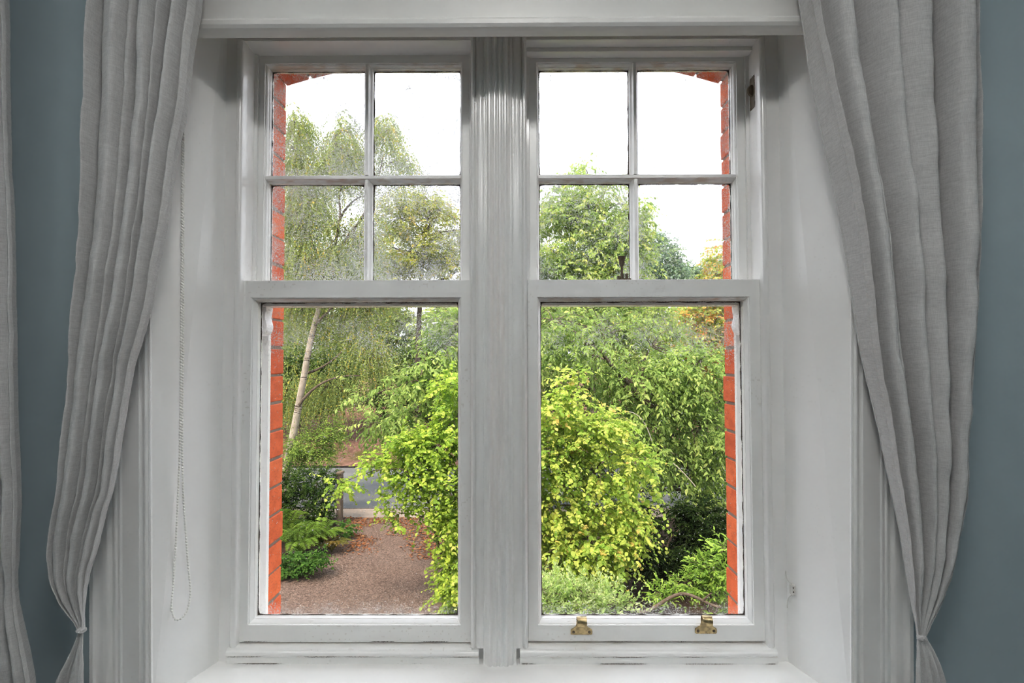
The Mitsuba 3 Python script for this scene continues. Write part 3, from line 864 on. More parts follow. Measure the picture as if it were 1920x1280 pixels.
def bark_fn(p, n, uv):
    return mix([0.055, 0.042, 0.032], [0.16, 0.125, 0.095], fbm(p.x * 14, p.y * 14, p.z * 4, 2))


mat('bark', principled(proc(bark_fn), 0.95, 0.1))
mat('pale_twig', principled((0.34, 0.31, 0.26), 0.9, 0.05))
mat('pier_stone', principled(proc(bark_fn), 0.95, 0.1))


def leafmat(key, color=None, rough=0.55, trans=0.95):
    c = {'type': 'mesh_attribute', 'name': 'vertex_color'} if color is None else {'type': 'rgb', 'value': list(color)}
    mat(key, {'type': 'principledthin', 'base_color': c, 'roughness': rough, 'spec_trans': 0.0, 'diff_trans': trans, 'eta': 1.33}, two=False)


leafmat('leaf_tint')
leafmat('leaf_matt', rough=0.7, trans=0.7)

LEAF_LO = (np.array([(0, 0, 0), (0.45, -0.5, 0.10), (1, 0, -0.06), (0.45, 0.5, 0.10)]), np.array([(0, 1, 2), (0, 2, 3)]))
LEAF_HI = (np.array([(0, 0, 0), (0.16, -0.36, 0.07), (0.48, -0.5, 0.10), (0.80, -0.28, 0.04), (1.0, 0, -0.10), (0.80, 0.28, 0.04), (0.48, 0.5, 0.10), (0.16, 0.36, 0.07), (0.5, 0, 0.0)]),
           np.array([(8, k, k + 1) for k in range(7)] + [(8, 7, 0)]))
LEAF_LONG = (np.array([(0, 0, 0), (0.30, -0.46, 0.07), (0.62, -0.40, 0.03), (1.0, 0, -0.16), (0.62, 0.40, 0.03), (0.30, 0.46, 0.07), (0.46, 0, -0.02)]),
             np.array([(6, k, k + 1) for k in range(5)] + [(6, 5, 0)]))


def unit(v):
    return v / (np.linalg.norm(v, axis=-1, keepdims=True) + 1e-9)


def leaf_frames(P, axis, normal):
    a = unit(axis)
    n_ = unit(normal - a * (normal * a).sum(-1, keepdims=True))
    return a, np.cross(n_, a), n_


def leaf_mesh(P, axis, normal, length, width, color, template):
    tv, tf = template
    a, b, c = leaf_frames(P, axis, normal)
    l_, w_ = length[:, None, None], width[:, None, None]
    V = P[:, None] + a[:, None] * tv[None, :, 0:1] * l_ + b[:, None] * tv[None, :, 1:2] * w_ + c[:, None] * tv[None, :, 2:3] * l_
    k = len(tv)
    Fc = (np.arange(len(P))[:, None, None] * k + tf[None]).reshape(-1, 3)
    return trimesh.Trimesh(V.reshape(-1, 3), Fc, process=False), np.repeat(color, k, 0)


def blob_points(blobs, n, r, inner=0.45, clump=1.1, thr=0.44, seed=0):
    """n places in the crown made of ellipsoid blobs (centre, radii), thinned by noise so that gaps open."""
    vol = np.array([b[1][0] * b[1][1] * b[1][2] * (b[2] if len(b) > 2 else 1.0) for b in blobs]) ** 0.8
    pick = r.choice(len(blobs), int(n * 3.2), p=vol / vol.sum())
    d = unit(r.normal(size=(len(pick), 3)))
    rad = inner + (1 - inner) * r.random(len(pick)) ** 0.7
    cen, ext = np.array([b[0] for b in blobs]), np.array([b[1] for b in blobs])
    P = cen[pick] + d * ext[pick] * rad[:, None]
    f = meshkit.fbm(P * clump + seed * 3.7, 3, seed)
    ok = (f > thr) & (P[:, 2] > G + 0.1)
    P, d, pick = P[ok][:n], d[ok][:n], pick[ok][:n]
    return P, unit(d / ext[pick]), pick


def spray_leaves(P, D, r, n_leaf, length, droop, leaf_len, leaf_wid, side=0.9, up=1.0, hang=0.35, jitter=0.35):
    """leaves set alternately along a twig at each place P growing along D."""
    m = len(P)
    t = (np.arange(n_leaf) + 0.6) / n_leaf
    L = length * r.lognormal(0, 0.3, m)
    D = unit(D)
    hor = unit(np.cross(D, [0, 0, 1.0]) + r.normal(0, 0.15, (m, 3)))
    pos = P[:, None] + D[:, None] * (L[:, None] * t)[..., None]
    pos[..., 2] -= droop * L[:, None] * t ** 2
    tdir = unit(D[:, None] + np.array([0, 0, -1.0]) * (2 * droop * t)[None, :, None])
    sg = np.where(np.arange(n_leaf) % 2 == 0, 1.0, -1.0)
    ax = tdir * 0.75 + hor[:, None] * (side * sg)[None, :, None] + r.normal(0, jitter, (m, n_leaf, 3))
    ax[..., 2] -= hang
    nr = np.array([0, 0, up]) + 0.35 * D[:, None] + r.normal(0, jitter + 0.1, (m, n_leaf, 3))
    sc = r.lognormal(0, 0.22, (m, n_leaf)) * (1.05 - 0.35 * np.abs(t - 0.45))[None]
    return pos.reshape(-1, 3), ax.reshape(-1, 3), nr.reshape(-1, 3), (leaf_len * sc).ravel(), (leaf_wid * sc).ravel(), np.repeat(np.arange(m), n_leaf)


def tints(n, r, cols, weights, per=None, var=0.16):
    """random natural leaf tints: one per leaf (or per spray, by the index list per)."""
    cols = np.array(cols, float)
    if per is None:
        c = cols[r.choice(len(cols), n, p=weights)]
    else:
        m = per.max() + 1
        base = r.choice(len(cols), m, p=weights)
        own = r.choice(len(cols), n, p=weights)
        c = cols[np.where(r.random(n) < 0.7, base[per], own)]
    return np.clip(c * r.lognormal(0, var, (n, 1)), 0.005, 0.85)


def limb(a, b, r0, r1, rr, bend=0.12, n=9, sides=5):
    a, b = np.asarray(a, float), np.asarray(b, float)
    t = np.linspace(0, 1, n)[:, None]
    L = np.linalg.norm(b - a)
    P = a + (b - a) * t + np.sin(math.pi * t) * (rr.normal(0, bend * L, 3) + np.array([0, 0, 0.10 * L])) + rr.normal(0, 0.012 * L, (n, 3)) * np.minimum(1, 6 * t * (1 - t) + 0.0)
    return tube(P, np.linspace(r0, r1, n), sides)


def B(px, py, y, rx, rz, ry, w=1.0, back=0.0):
    """a crown blob: centre where the photograph's pixel lies at the distance y, radii rx, rz in pixels there and ry in metres."""
    y = y + back
    c = at(px, py, y)
    s = (y - EYE[1]) / F_PX
    return (c, np.array([rx * s, ry, rz * s]), w)


def plant(kind, label, cat, base, blobs, seed, n_spray, n_leaf, spray_len, droop, leaf, cols, weights, template=LEAF_LO, bsdf='leaf_tint', trunk_r=0.12, bark='bark', inner=0.45, clump=1.1, thr=0.44,
          hang=0.35, side=0.9, up=1.0, down=0.15, twigs=0, group=None, singles=0, trunk=None, limbs=None, jitter=0.35, twig_bark=None):
    """a tree or shrub: trunk, branches (one part each) and foliage; singles: its nearest leaves as parts."""
    r = np.random.default_rng(seed)
    key = free(kind)
    lab(key, label, cat, group)
    P, N, pick = blob_points(blobs, n_spray, r, inner, clump, thr, seed)
    D = N + r.normal(0, 0.45, N.shape)
    D[:, 2] = D[:, 2] * 0.6 - down
    pos, ax, nr, ll, lw, idx = spray_leaves(P, D, r, n_leaf, spray_len, droop, leaf[0], leaf[1], side, up, hang, jitter)
    keep = pos[:, 2] > G + 0.03
    pos, ax, nr, ll, lw, idx = pos[keep], ax[keep], nr[keep], ll[keep], lw[keep], idx[keep]
    col = tints(len(pos), r, np.array(cols) * LEAF_TONE, weights, idx)
    base = np.asarray(base, float)
    if trunk is None:
        top = np.mean([b[0] for b in blobs], 0)
        trunk = np.array([base, base * 0.6 + top * 0.4 + r.normal(0, 0.12, 3) * [1, 1, 0], top])
    tp = smooth_path(trunk, 16)
    k = add(key + '__trunk', tube(tp, np.linspace(trunk_r, trunk_r * 0.45, 16), 9), bark, smooth=True)
    for i, b in enumerate(blobs if limbs is None else limbs):
        tgt = b[0] if limbs is None else np.asarray(b[-1])
        j = int(np.argmin(np.linalg.norm(tp - (tgt - np.array([0, 0, 0.35 * np.linalg.norm(tgt - tp[-1])])), axis=1)))
        if limbs is None:
            add(key + '__branch', limb(tp[j], tgt, trunk_r * 0.42, trunk_r * 0.12, r), bark, smooth=True)
        else:
            add(key + '__branch', tube(smooth_path(b, 12), np.linspace(trunk_r * 0.34, trunk_r * 0.12, 12), 6), twig_bark or bark, smooth=True)
    if twigs:
        sel = r.choice(len(P), min(twigs, len(P)), replace=False)
        cen = np.array([b[0] for b in blobs])
        parts = []
        for q in sel:
            c0 = cen[pick[q]]
            parts.append(limb(c0 + (P[q] - c0) * 0.15, P[q] + unit(D[q]) * spray_len * 0.5, trunk_r * 0.11, 0.004, r, 0.08, 6, 4))
        kk = add(key + '__twigs', cat_(parts), twig_bark or bark, smooth=True)
        labels[kk] = {'label': 'thin twigs among the leaves', 'kind': 'stuff'}
    rest = np.ones(len(pos), bool)
    if singles:
        rel = pos + unit(ax) * ll[:, None] * 0.5 - EYE
        dist = np.linalg.norm(rel, axis=1)
        cell = np.floor(np.stack([rel[:, 0] / rel[:, 1], rel[:, 2] / rel[:, 1]], 1) / 0.0085).astype(int)
        order = np.argsort(dist)
        _, first = np.unique(cell[order], axis=0, return_index=True)
        near = order[first]
        lim_lo, lim_hi = at(505, 1150, 0.2), at(1392, 560, 0.2)
        u, w_ = rel[near, 0] / rel[near, 1], rel[near, 2] / rel[near, 1]
        vis = (u > (505 - 966) / F_PX) & (u < (1362 - 966) / F_PX) & ((u < (862 - 966) / F_PX) | (u > (1012 - 966) / F_PX)) & (w_ > -0.45)
        near = near[vis]
        near = near[np.argsort(-(ll * lw)[near] / dist[near] ** 2)][:singles]
        rest[near] = False
        tv, tf = template
        a, b_, c_ = leaf_frames(pos[near], ax[near], nr[near])
        tone = r.integers(0, len(cols), len(near))
        for i, q in enumerate(near):
            ti = int(np.argmin(((np.array(cols) * LEAF_TONE - col[q]) ** 2).sum(1)))
            bk = f'{kind}_leaf_{ti}'
            if bk not in scene:
                leafmat(bk, np.array(cols[ti]) * LEAF_TONE)
            M = np.eye(4)
            M[:3, 0], M[:3, 1], M[:3, 2], M[:3, 3] = a[i] * ll[q], b_[i] * lw[q], c_[i] * ll[q], pos[q]
            sk = (bk, id(template))
            if sk not in LEAF_PLY:
                LEAF_PLY[sk] = ply(trimesh.Trimesh(tv, tf, process=False), bk, smooth=True)
            scene[f'{key}__leaf' + (f'_{i:03d}' if i else '')] = {**LEAF_PLY[sk], 'to_world': T(M.tolist())}
    mm, vc = leaf_mesh(pos[rest], ax[rest], nr[rest], ll[rest], lw[rest], col[rest], template)
    kk = add(key + '__foliage', mm, bsdf, color=vc)
    labels[kk] = {'label': 'leaves of the ' + cat, 'kind': 'stuff'}
    return key


LEAF_PLY = {}
LEAF_TONE = 1.1

# ---------------------------------------------------------------- ground
def ground(key, pts, z, bsdf, label, thick=0.05):
    m = trimesh.creation.extrude_polygon(Poly(pts), thick, engine='earcut')
    m.apply_translation([0, 0, z - thick])
    lab(add(key, m, bsdf), label, kind='structure')


ground('garden_soil', [(-60, OUT_Y), (60, OUT_Y), (60, 17.2), (-60, 17.2)], G - 0.02, 'soil', 'dark garden soil under the shrubs and beside the driveway')
rd = np.random.default_rng(31)
dl = [at(x, y, 10)[0] * 0 for x, y in ()]


def gp(px, py):
    d = ((px - 960) * RGT + (640 - py) * UPV) / F_PX + FWD
    return EYE + d * ((G - EYE[2]) / d[2])


dleft = [gp(648, 968), gp(640, 1000), gp(604, 1040), gp(530, 1074), gp(430, 1110), gp(250, 1190)]
dright = [gp(300, 1900), gp(1050, 1900), gp(1000, 1300), gp(960, 1150), gp(930, 1060), gp(880, 1000), gp(805, 968)]
dw = [(p[0] + rd.normal(0, 0.05), p[1]) for p in dleft] + [(p[0], max(p[1], 0.4)) for p in dright]
ground('driveway', dw, G, 'gravel', 'brown gravel driveway leading from the house to the road')
ground('pavement', [(-60, 15.7), (60, 16.3), (60, 17.3), (-60, 16.7)], G + 0.02, 'paving', 'pale pavement strip between the driveway and the road')
ground('road', [(-60, 16.7), (60, 17.3), (60, 24.6), (-60, 24.0)], G - 0.03, 'asphalt', 'grey road at the end of the driveway')
ground('road_kerb', [(-60, 24.0), (60, 24.6), (60, 24.85), (-60, 24.25)], G + 0.07, 'paving', 'pale kerb along the far side of the road', 0.15)
# bank beyond the road, rising under the trees
xs, ys = np.linspace(-70, 70, 90), np.linspace(24.1, 90, 60)
XX, YY = np.meshgrid(xs, ys)
ZZ = G + 0.06 + 1.7 * np.clip((YY - 24.9 - 0.005 * XX) / 7.0, 0, 1) ** 0.8 + 0.03 * np.clip(YY - 32, 0, None) + 0.35 * (meshkit.fbm(np.stack([XX * 0.4, YY * 0.4, 0 * XX], -1), 3, 8) - 0.5) * np.clip((YY - 24.9) / 2, 0, 1)
i = (np.arange(59)[:, None] * 90 + np.arange(89)[None]).ravel()
lab(add('wooded_bank', trimesh.Trimesh(np.stack([XX, YY, ZZ], -1).reshape(-1, 3), np.vstack([np.stack([i, i + 1, i + 91], 1), np.stack([i, i + 91, i + 90], 1)]), process=False), 'leaf_bank', smooth=True),
    'brown leaf covered bank rising beyond the road', kind='structure')

# fallen leaves on the drive
n = 3600
r = np.random.default_rng(41)
py = 968 + np.abs(r.normal(0, 1, n)) * 24
px = r.uniform(640, 900, n)
e = r.random(n) < 0.35
px[e] = r.normal(825, 40, e.sum()); py[e] = r.uniform(970, 1050, e.sum())
e = r.random(n) < 0.12
px[e] = r.normal(668, 16, e.sum()); py[e] = r.normal(1012, 14, e.sum())
P = np.array([gp(a, b) for a, b in zip(px, py)])
P[:, 2] = G + 0.012 + r.random(n) * 0.02
ok = (P[:, 1] > 6) & (P[:, 1] < 16.0) & ((P[:, 1] < 14.9) | (P[:, 0] > -5.05)) & (meshkit.fbm(P * [1.3, 1.3, 0] + 5, 3, 4) > 0.45)
P = P[ok]
n = len(P)
ax = r.normal(size=(n, 3)) * [1, 1, 0.15]
nr = np.array([0, 0, 1.0]) + r.normal(0, 0.35, (n, 3))
mm, vc = leaf_mesh(P, ax, nr, r.uniform(0.05, 0.09, n), r.uniform(0.035, 0.065, n), tints(n, r, [(0.30, 0.115, 0.05), (0.20, 0.085, 0.045), (0.34, 0.18, 0.085), (0.13, 0.065, 0.04)], [0.4, 0.25, 0.2, 0.15]), LEAF_LO)
lab(add('fallen_leaves', mm, 'leaf_matt', color=vc), 'orange fallen leaves scattered over the end of the gravel driveway', 'leaves', kind='stuff')

# ---------------------------------------------------------------- far trees
FAR_C, FAR_W = [(0.24, 0.31, 0.11), (0.18, 0.25, 0.08), (0.32, 0.37, 0.11), (0.36, 0.34, 0.10)], [0.4, 0.3, 0.2, 0.1]
far = [
    ('tall pale green tree standing far behind the birch', 720, 37, [(710, 600, 60, 60), (670, 640, 60, 50), (740, 640, 50, 50)], 0),
    ('broad pale green tree beyond the road, behind the mullion', 905, 33, [(850, 610, 60, 50), (930, 640, 90, 90), (960, 560, 60, 70)], 1),
    ('tree beyond the road at the left, its crown behind the birch trunk', 560, 35, [(560, 600, 60, 70), (490, 540, 60, 70), (590, 670, 60, 60), (400, 560, 80, 90), (290, 590, 90, 90)], 0),
    ('small blue-green tree against the sky beside the right window bar', 1232, 44, [(1232, 490, 38, 46), (1258, 520, 26, 26), (1205, 500, 30, 40), (1215, 455, 20, 24)], 2),
    ('low distant trees on the skyline at the right', 1310, 52, [(1312, 524, 40, 12), (1290, 517, 14, 13), (1345, 512, 30, 22)], 2),
    ('pale tree behind the cherry tree in the right window', 1180, 38, [(1150, 590, 110, 60), (1270, 610, 100, 60), (1060, 585, 90, 60), (1190, 645, 100, 45)], 1),
]
pal = [(FAR_C, FAR_W), ([(0.26, 0.37, 0.12), (0.33, 0.42, 0.13), (0.38, 0.42, 0.12)], [0.4, 0.4, 0.2]), ([(0.16, 0.24, 0.16), (0.21, 0.30, 0.18), (0.24, 0.32, 0.16)], [0.4, 0.4, 0.2])]
for label, bx_, y, bl, pi in far:
    blobs = [B(a, b, y, c, d, 2.2) for a, b, c, d in bl]
    b0 = at(bx_, 800, y)
    plant('far_tree', label, 'tree', [b0[0], y, G + 1.5], blobs, 100 + bx_, 850 * len(bl) if pi < 2 else 1500, 7, 0.8, 0.25, (0.24, 0.16), *pal[pi], trunk_r=0.22, thr=0.42, clump=0.7, group='trees beyond the road', bsdf='leaf_matt')

# dark understorey along the far side of the road
for bx_, bl, lb in ((585, [(580, 720, 60, 50), (540, 690, 40, 60), (625, 700, 45, 60), (440, 690, 80, 70), (310, 690, 90, 80), (160, 680, 100, 90)], 'green understorey bush beyond the road behind the birch trunk'),
                    (780, [(800, 690, 60, 50), (745, 735, 45, 40), (840, 730, 50, 60)], 'dark understorey bush beyond the road between birch and cherry'),
                    (945, [(935, 740, 60, 60), (990, 720, 50, 60)], 'understorey bush beyond the road hidden mostly by the mullion'),
                    (1220, [(1130, 720, 80, 60), (1260, 720, 90, 70), (1370, 700, 50, 70), (1480, 700, 90, 80), (1640, 690, 100, 90)], 'dark understorey bush beyond the road behind the cherry tree')):
    yu = 27.0 if bx_ in (585, 945) else 30.0
    blobs = [B(a, b, yu, c, d, 1.3) for a, b, c, d in bl]
    b0 = at(bx_, 800, yu)
    plant('understorey_bush', lb, 'bush', [b0[0], yu, G + 0.9], blobs, 200 + bx_, 1000 * len(bl) - 300, 7, 0.6, 0.3, (0.17, 0.10), [(0.05, 0.09, 0.022), (0.10, 0.15, 0.035), (0.17, 0.22, 0.05)], [0.4, 0.4, 0.2], trunk_r=0.12, thr=0.42, group='bushes under the far trees')

# olive green tree in the left window's right half, and the orange tinged tree at the right
bl = [(750, 410, 50, 45), (785, 475, 70, 45), (720, 470, 40, 50), (838, 450, 28, 42), (826, 395, 14, 24), (862, 500, 30, 40), (735, 530, 60, 30), (800, 372, 18, 18), (775, 385, 24, 20), (858, 430, 10, 30)]
b0 = at(765, 800, 23)
plant('oak_tree', 'olive green tree with airy branches behind the birch in the left window', 'tree', [b0[0], 25, G + 0.2], [B(a, b, 23, c, d, 1.3) for a, b, c, d in bl], 301, 3300, 8, 0.5, 0.2, (0.12, 0.075),
      [(0.30, 0.34, 0.07), (0.40, 0.41, 0.09), (0.23, 0.29, 0.07), (0.52, 0.42, 0.11)], [0.40, 0.3, 0.2, 0.1], trunk_r=0.16, thr=0.48, clump=1.3, twigs=160, inner=0.15)
bl = [(1362, 480, 24, 38), (1345, 522, 36, 20), (1335, 600, 55, 40), (1315, 640, 40, 30), (1390, 560, 50, 80), (1335, 690, 35, 26)]
b0 = at(1390, 800, 22)
plant('maple_tree', 'orange tinged green tree at the right edge of the right window', 'tree', [b0[0], 25.2, G + 0.3], [B(a, b, 22, c, d, 1.5) for a, b, c, d in bl], 302, 3000, 8, 0.5, 0.3, (0.13, 0.10),
      [(0.42, 0.46, 0.12), (0.60, 0.40, 0.13), (0.28, 0.38, 0.10), (0.68, 0.30, 0.09)], [0.35, 0.2, 0.3, 0.15], trunk_r=0.18, thr=0.43, clump=0.9)

# ---------------------------------------------------------------- silver birch
YB = 16.6
tr = [(528, 960), (537, 880), (549, 820), (560, 760), (571, 700), (580, 650), (592, 600), (606, 550), (624, 490)]
trunk = [at(a, b, YB + 0.15 * math.sin(i)) for i, (a, b) in enumerate(tr)]
trunk[0][2] = G
lm = [[(622, 495), (617, 440), (600, 405), (588, 375)], [(624, 490), (634, 430), (638, 395), (636, 365), (648, 330), (650, 290)], [(634, 425), (646, 395), (664, 376), (690, 366)], [(626, 485), (655, 440), (680, 405), (705, 350), (718, 290)],
      [(610, 540), (590, 470), (570, 400), (558, 330), (556, 270)], [(598, 580), (560, 520), (540, 470)], [(590, 610), (640, 560), (690, 520)], [(572, 700), (600, 690), (640, 660)], [(560, 760), (610, 715), (680, 705)]]
bl = [(558, 232, 26, 36), (562, 290, 30, 48), (568, 360, 40, 40), (640, 245, 26, 36), (650, 290, 36, 44), (632, 320, 40, 40), (724, 245, 18, 40), (726, 305, 30, 40), (770, 305, 8, 20), (548, 410, 30, 50), (600, 400, 26, 30), (660, 440, 40, 40), (570, 480, 60, 40), (640, 490, 50, 35), (700, 430, 24, 50),
      (560, 560, 50, 60, 0.6), (640, 590, 80, 50, 0.8), (620, 720, 60, 45, 1.2), (690, 660, 50, 50, 0.4), (545, 730, 30, 60, 1.2), (700, 540, 50, 40, 0.4), (640, 540, 60, 40, 0.6)]
plant('birch_tree', 'silver birch with a pale leaning trunk and weeping twigs in the left window', 'tree', trunk[0], [B(q[0], q[1], YB, q[2], q[3], 0.75 if len(q) > 4 else 1.0, 1.0, q[4] if len(q) > 4 else 0.0) for q in bl], 303, 7600, 16, 0.62, 0.9, (0.056, 0.042),
      [(0.24, 0.30, 0.095), (0.32, 0.37, 0.11), (0.19, 0.25, 0.085), (0.55, 0.43, 0.09)], [0.4, 0.3, 0.23, 0.07], trunk_r=0.14, bark='birch_bark', thr=0.43, clump=1.25, hang=0.9, side=0.5, down=0.75, inner=0.05,
      trunk=trunk, limbs=[[at(a, b, YB + 0.25 * math.sin(3 * i + j)) for j, (a, b) in enumerate(q)] for i, q in enumerate(lm)], twigs=420, twig_bark='bark')

# ---------------------------------------------------------------- tree with a broad light green crown in the right window's upper panes
bl = [(1055, 425, 40, 45), (1095, 400, 36, 40), (1140, 420, 36, 36), (1030, 470, 40, 45), (1090, 470, 50, 40), (1150, 470, 50, 40), (1180, 425, 26, 40), (1195, 390, 12, 14), (1188, 480, 22, 40), (1070, 520, 60, 36), (1150, 525, 60, 34), (1085, 345, 9, 22), (1064, 352, 8, 14), (1098, 318, 7, 12), (1133, 365, 8, 26), (1152, 350, 5, 14), (1030, 370, 9, 16), (1045, 390, 14, 16),
      (1030, 580, 60, 40), (1120, 590, 80, 40), (1210, 600, 70, 40), (960, 500, 50, 50)]
b0 = at(1110, 800, 18.5)
plant('broad_tree', 'tree with a dense light green crown rising above the meeting rail in the right window', 'tree', [b0[0], 18.5, G], [B(a, b, 17.5, c, d, 1.1) for a, b, c, d in bl], 314, 5200, 9, 0.5, 0.3, (0.125, 0.072), [(0.31, 0.42, 0.11), (0.40, 0.48, 0.14), (0.22, 0.33, 0.09), (0.48, 0.50, 0.14)], [0.4, 0.27, 0.25, 0.08],
      template=LEAF_LO, trunk_r=0.10, thr=0.40, clump=1.3, hang=0.7, side=0.75, twigs=140, inner=0.5, down=0.1)

# ---------------------------------------------------------------- cherry trees (drooping tiers)
CH, CHW = [(0.25, 0.36, 0.095), (0.33, 0.44, 0.13), (0.16, 0.25, 0.065), (0.42, 0.50, 0.15)], [0.4, 0.27, 0.23, 0.1]
bl = [(1040, 600, 60, 34), (1130, 625, 80, 30), (1220, 650, 80, 32), (1300, 690, 60, 34), (1085, 655, 60, 24), (1200, 712, 80, 26), (1330, 735, 40, 22), (1240, 760, 50, 20), (1150, 770, 50, 22), (1215, 800, 45, 18), (1315, 800, 50, 22), (1200, 850, 50, 20), (1240, 845, 30, 16), (1345, 845, 30, 20), (1290, 880, 40, 16),
      (1340, 900, 26, 18), (1335, 945, 24, 16), (930, 660, 60, 50, 1.0, 1.6)]
b0 = at(1150, 900, 13.8)
plant('cherry_tree', 'large cherry tree with drooping tiers of mid green leaves in the right window', 'tree', [b0[0], 13.8, G], [B(*q[:2], 12.0, *q[2:4], 1.0, *q[4:]) for q in bl], 304, 2500, 12, 0.58, 0.32, (0.112, 0.050), CH, CHW,
      template=LEAF_LONG, trunk_r=0.13, thr=0.47, clump=1.1, hang=0.5, side=0.85, twigs=260, inner=0.35, singles=300, down=0.1)
bl = [(770, 715, 50, 14), (705, 738, 34, 11), (835, 655, 34, 30), (840, 745, 30, 22), (720, 792, 40, 10), (810, 690, 34, 20), (765, 775, 40, 12), (855, 610, 24, 30)]
b0 = at(885, 900, 10.8)
plant('cherry_tree', 'smaller cherry tree reaching over the driveway in the left window', 'tree', [b0[0] + 0.2, 10.8, G], [B(a, b, 10.6, c, d, 0.7) for a, b, c, d in bl], 305, 560, 12, 0.46, 0.28, (0.108, 0.050), CH, CHW,
      template=LEAF_LONG, trunk_r=0.07, thr=0.38, clump=0.9, hang=0.5, side=0.8, twigs=120, inner=0.2, singles=200, down=0.1)

# ---------------------------------------------------------------- hazel shrubs, yellow-green
HZ, HZW = [(0.42, 0.52, 0.105), (0.32, 0.45, 0.085), (0.54, 0.60, 0.14), (0.22, 0.36, 0.06), (0.62, 0.48, 0.14)], [0.34, 0.26, 0.22, 0.15, 0.03]
bl = [(1030, 765, 36, 36), (1085, 728, 14, 34), (1062, 740, 14, 40), (1095, 815, 45, 36), (1140, 790, 30, 20), (1040, 860, 50, 45), (1120, 880, 60, 30), (1180, 862, 36, 24), (1150, 940, 60, 22), (1205, 925, 22, 14), (1045, 945, 50, 36), (1180, 985, 40, 20), (1110, 1010, 60, 30), (1045, 1040, 50, 30), (1165, 1020, 30, 18), (1200, 960, 22, 12),
      (960, 900, 70, 120), (950, 1050, 80, 90), (1110, 1065, 40, 18), (1040, 1085, 36, 18)]
b0 = at(1040, 1200, 8.3)
plant('hazel_shrub', 'large yellow-green hazel shrub filling the lower left of the right window', 'shrub', [b0[0], 8.3, G], [B(a, b, 7.8, c, d, 0.5) for a, b, c, d in bl], 306, 2900, 10, 0.30, 0.3, (0.062, 0.053), HZ, HZW,
      template=LEAF_HI, trunk_r=0.04, thr=0.45, clump=2.0, hang=0.3, side=0.9, twigs=220, inner=0.35, singles=300, up=1.1)
bl = [(815, 835, 45, 35), (850, 785, 24, 40), (745, 858, 40, 12), (700, 862, 20, 8), (830, 900, 40, 36), (770, 895, 38, 18), (730, 930, 22, 10), (850, 975, 26, 34), (810, 950, 30, 14), (852, 1060, 18, 46), (812, 1032, 14, 8), (770, 830, 30, 18), (850, 1120, 14, 30), (890, 900, 50, 110), (900, 1060, 50, 90), (745, 965, 16, 12), (840, 720, 16, 26), (640, 905, 16, 6)]
b0 = at(880, 1200, 9.4)
plant('hazel_shrub', 'green hazel shrub overhanging the driveway in the left window', 'shrub', [b0[0], 9.4, G], [B(a, b, 9.2, c, d, 0.45) for a, b, c, d in bl], 307, 2300, 10, 0.30, 0.25, (0.064, 0.055),
      [(0.34, 0.48, 0.07), (0.27, 0.40, 0.06), (0.44, 0.55, 0.085), (0.18, 0.30, 0.05)], [0.35, 0.3, 0.2, 0.15], template=LEAF_HI, trunk_r=0.04, thr=0.44, clump=2.0, hang=0.3, side=0.9, twigs=200, inner=0.3, singles=300, up=1.1)

# ---------------------------------------------------------------- lower right shrubs
LA, LAW = [(0.24, 0.38, 0.07), (0.33, 0.48, 0.10), (0.14, 0.25, 0.045)], [0.45, 0.3, 0.25]
bl = [(1330, 1066, 30, 16), (1288, 1092, 30, 13), (1342, 1098, 26, 20), (1244, 1112, 22, 8), (1304, 1124, 36, 9), (1356, 1030, 10, 22), (1342, 1148, 30, 10)]
b0 = at(1310, 1290, 7.2)
plant('laurel_shrub', 'low glossy green shrub at the bottom right of the right window', 'shrub', [b0[0], 7.2, G], [B(a, b, 7.0, c, d, 0.25) for a, b, c, d in bl], 308, 330, 9, 0.19, 0.1, (0.075, 0.028), LA, LAW, template=LEAF_LONG,
      trunk_r=0.03, thr=0.40, clump=2.4, hang=0.1, side=0.8, twigs=120, inner=0.2, singles=160, down=-0.3)
bl = [(1040, 1128, 34, 14), (1100, 1118, 40, 14), (1150, 1132, 30, 12), (1075, 1152, 70, 14), (1015, 1140, 26, 20), (1020, 1105, 12, 14)]
b0 = at(1080, 1330, 6.0)
plant('silver_leaf_shrub', 'pale grey-green shrub along the bottom of the right window', 'shrub', [b0[0], 6.0, G], [B(a, b, 5.9, c, d, 0.35) for a, b, c, d in bl], 309, 560, 10, 0.2, -0.1, (0.055, 0.024), [(0.38, 0.48, 0.19), (0.30, 0.43, 0.13), (0.46, 0.55, 0.26)], [0.4, 0.4, 0.2],
      trunk_r=0.025, thr=0.36, clump=1.8, hang=-0.3, side=0.7, twigs=120, inner=0.3, down=-0.5, template=LEAF_LONG)
# dark evergreens behind, in the shade
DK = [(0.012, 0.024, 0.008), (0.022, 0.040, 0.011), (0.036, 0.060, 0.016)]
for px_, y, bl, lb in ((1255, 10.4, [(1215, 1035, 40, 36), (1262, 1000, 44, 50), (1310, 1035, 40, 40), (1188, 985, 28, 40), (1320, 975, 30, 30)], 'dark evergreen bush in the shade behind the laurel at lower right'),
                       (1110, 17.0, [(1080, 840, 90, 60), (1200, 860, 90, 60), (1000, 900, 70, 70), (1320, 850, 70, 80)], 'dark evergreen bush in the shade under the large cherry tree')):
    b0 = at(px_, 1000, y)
    plant('evergreen_bush', lb, 'bush', [b0[0], y, G], [B(a, b, y, c, d, 0.8 if y > 12 else 0.45) for a, b, c, d in bl], 310 + px_, 1700, 8, 0.35, 0.2, (0.10, 0.045), DK, [0.4, 0.4, 0.2], trunk_r=0.05, thr=0.38, clump=1.2, group='dark evergreen bushes')
